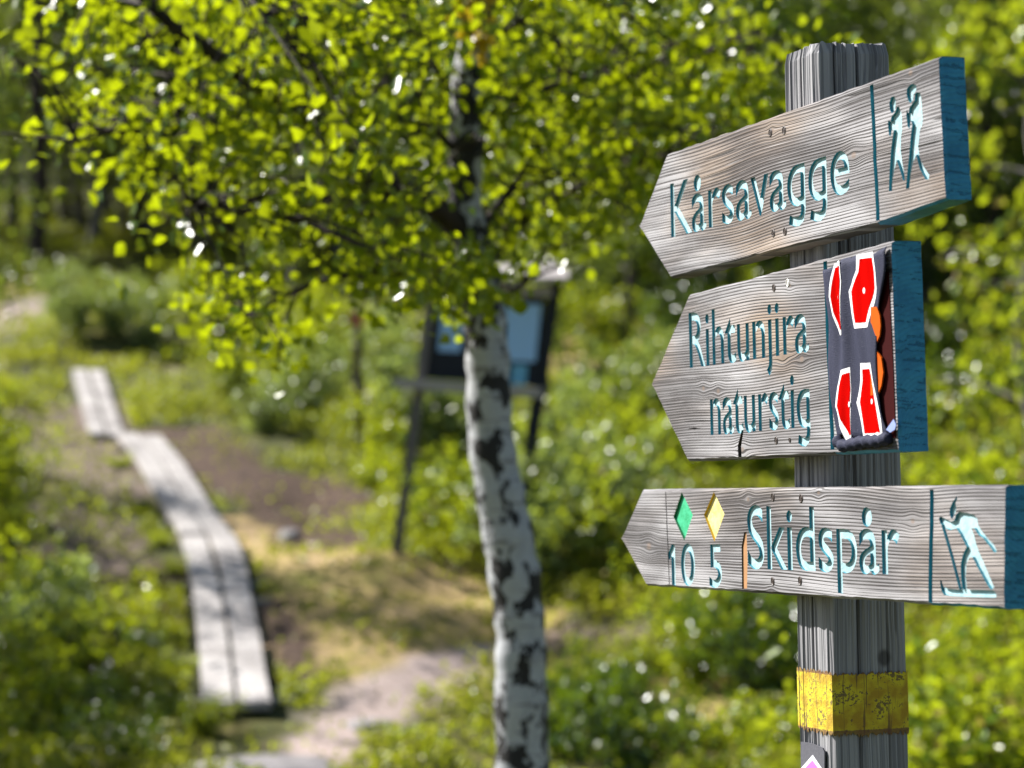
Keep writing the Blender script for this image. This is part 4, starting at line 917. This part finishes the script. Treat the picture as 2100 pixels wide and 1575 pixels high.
# ---------------------------------------------------------------- notice board
def box(V, F, c, ax, ay, az):
    s = len(V); c = Vector(c)
    for k in (-1, 1):
        for a, b in ((-1, -1), (1, -1), (1, 1), (-1, 1)): V.append(c + ax * a + ay * b + az * k)
    F += [(s + 3, s + 2, s + 1, s), (s + 4, s + 5, s + 6, s + 7)] + [(s + i, s + (i + 1) % 4, s + 4 + (i + 1) % 4, s + 4 + i) for i in range(4)]
def notice_board():
    g = ground(815, 1138); Y = g.y; t = empty('notice_board', g); tag(t, 'dark wooden notice board with white sheets tinted blue for sky shade and plank roof behind the birch', 'notice board')
    P = lambda px, py, dy=0.0: at(px, py, Y + dy) - g
    D = plain('dark_stained_wood', (0.016, 0.019, 0.026), 0.7, 0.25, 0.3, 12); GW = plain('grey_rail_wood', (0.34, 0.31, 0.30), 0.8, 0.2, 0.2, 10); PW = plain('skylit_white_sheet', (0.34, 0.56, 0.86), 0.6, 0.3, 0.05, 3); BL = plain('blue_leaflet', (0.16, 0.42, 0.60), 0.6, 0.3, 0.1, 3)  # posters are white paper; the blue of sky-lit shade is in their colour
    LG = plain('weathered_leg_wood', (0.13, 0.12, 0.115), 0.8, 0.2, 0.3, 12)
    def bar(name, a, b, w, d, mat):
        a, b = Vector(a), Vector(b); z = (b - a) / 2; zn = z.normalized(); x = zn.cross(Vector((0, 1, 0))).normalized() * w / 2; y = x.normalized().cross(zn) * d / 2
        V, F = [], []; box(V, F, (a + b) / 2, x, y, z); return mesh_obj(name, V, F, mat, t)
    bar('leg', P(812, 1150), P(886, 600), 0.075, 0.075, LG); bar('leg', P(1066, 1060, .1), P(1142, 565, .1), 0.10, 0.09, D)
    V, F = [], []; q = [P(868, 775, .02), P(1098, 792, .02), P(1122, 585, .02), P(890, 600, .02)]; dep = Vector((0, 0.04, 0))
    V = q + [p + dep for p in q]; F = [(0, 1, 2, 3), (7, 6, 5, 4), (0, 4, 5, 1), (1, 5, 6, 2), (2, 6, 7, 3), (3, 7, 4, 0)]
    panel = mesh_obj('panel', V, F, D, t)
    def sheet(name, L, mat):
        q = [P(x, y, 0.012) for x, y in L]; V = q + [p + Vector((0, 0.004, 0)) for p in q]
        mesh_obj(name, V, [(0, 1, 2, 3), (7, 6, 5, 4), (0, 4, 5, 1), (1, 5, 6, 2), (2, 6, 7, 3), (3, 7, 4, 0)], mat, panel)
    sheet('poster', [(1030, 740), (1098, 742), (1110, 624), (1038, 622)], PW); sheet('leaflet', [(1048, 790), (1078, 790), (1082, 748), (1050, 748)], BL); sheet('poster', [(898, 720), (944, 722), (950, 640), (905, 640)], PW)
    bar('rail', P(808, 785, -.08), P(1112, 806, -.04), 0.075, 0.10, GW)
    V, F = [], []; a, b = P(880, 566, 0), P(1165, 566, 0); ax = (b - a) / 2; c = (a + b) / 2      # sloping plank roof
    ay = Vector((0, 0.26, 0.07)); az = Vector((0, -0.007, 0.022)); box(V, F, c + Vector((0, 0.05, 0.02)), ax, ay, az); mesh_obj('roof', V, F, GW, t)
    bar('lintel', P(884, 602, -.05), P(1132, 598, -.05), 0.075, 0.07, GW)
notice_board()

# ---------------------------------------------------------------- marker pole, rocks
def marker_pole():
    g = ground(735, 935); Y = g.y; t = empty('marker_pole', g); tag(t, 'thin dark trail pole with a small red marker on top, left of the notice board', 'trail pole')
    a, b = Vector((0, 0, -0.1)), at(733, 628, Y) - g
    V, F = tube([a, a.lerp(b, .35) + Vector((.01, 0, 0)), a.lerp(b, .7), b], [0.044, 0.04, 0.038, 0.034], 10); mesh_obj('pole', V, F, TWIG, t, smooth=True)
    c = at(731, 655, Y - 0.05) - g; V, F = [], []
    for s in (1, -1): box(V, F, c + Vector((0, -0.012 * s, 0)), Vector((0.055, 0, 0.055 * s)), Vector((0, 0.005, 0)), Vector((-0.014 * s, 0, 0.014)))
    mesh_obj('red_cross', V, F, plain('red_marker_paint', (0.35, 0.03, 0.04), 0.5), t)
marker_pole()
def rock(px, py, sx, sy, sz, seed, label, mat, group=None):
    g = ground(px, py); bm = bmesh.new(); bmesh.ops.create_icosphere(bm, subdivisions=4, radius=1)
    for v in bm.verts:
        n = v.co.copy(); k = 1 + 0.45 * (float(fbm(np.array(n.x * 1.6 + seed), np.array(n.y * 1.6 + n.z * 1.3), 3)) - 0.5)
        v.co = Vector((n.x * sx * k, n.y * sy * k, max(-0.6, n.z) * sz * k))
    for f in bm.faces: f.smooth = True
    me = bpy.data.meshes.new('rock'); bm.to_mesh(me); bm.free(); me.materials.append(mat); o = link(bpy.data.objects.new('rock', me)); o.location = g; tag(o, label, 'rock', group)
M = Mat('grey_granite'); n = M.noise(M.co(), 9, 5, 0.65); n2 = M.noise(M.co(), 60, 3)
M.base(M.ramp(n * 0.7 + n2 * 0.3, [(0.35, (0.13, 0.12, 0.12)), (0.65, (0.28, 0.26, 0.26))]), 0.8, 0.25); M.bump(n, 0.03, 0.7); ROCK = M.m
rock(540, 1590, 0.50, 0.5, 0.11, 2, 'flat grey rock at the bottom edge below the boardwalk', ROCK)
rock(595, 1105, 0.10, 0.12, 0.08, 5, 'small pale stone right of the boardwalk on bare earth', ROCK)
rock(760, 1490, 0.16, 0.2, 0.05, 6, 'flat stone set in the pale path left of the birch', ROCK)
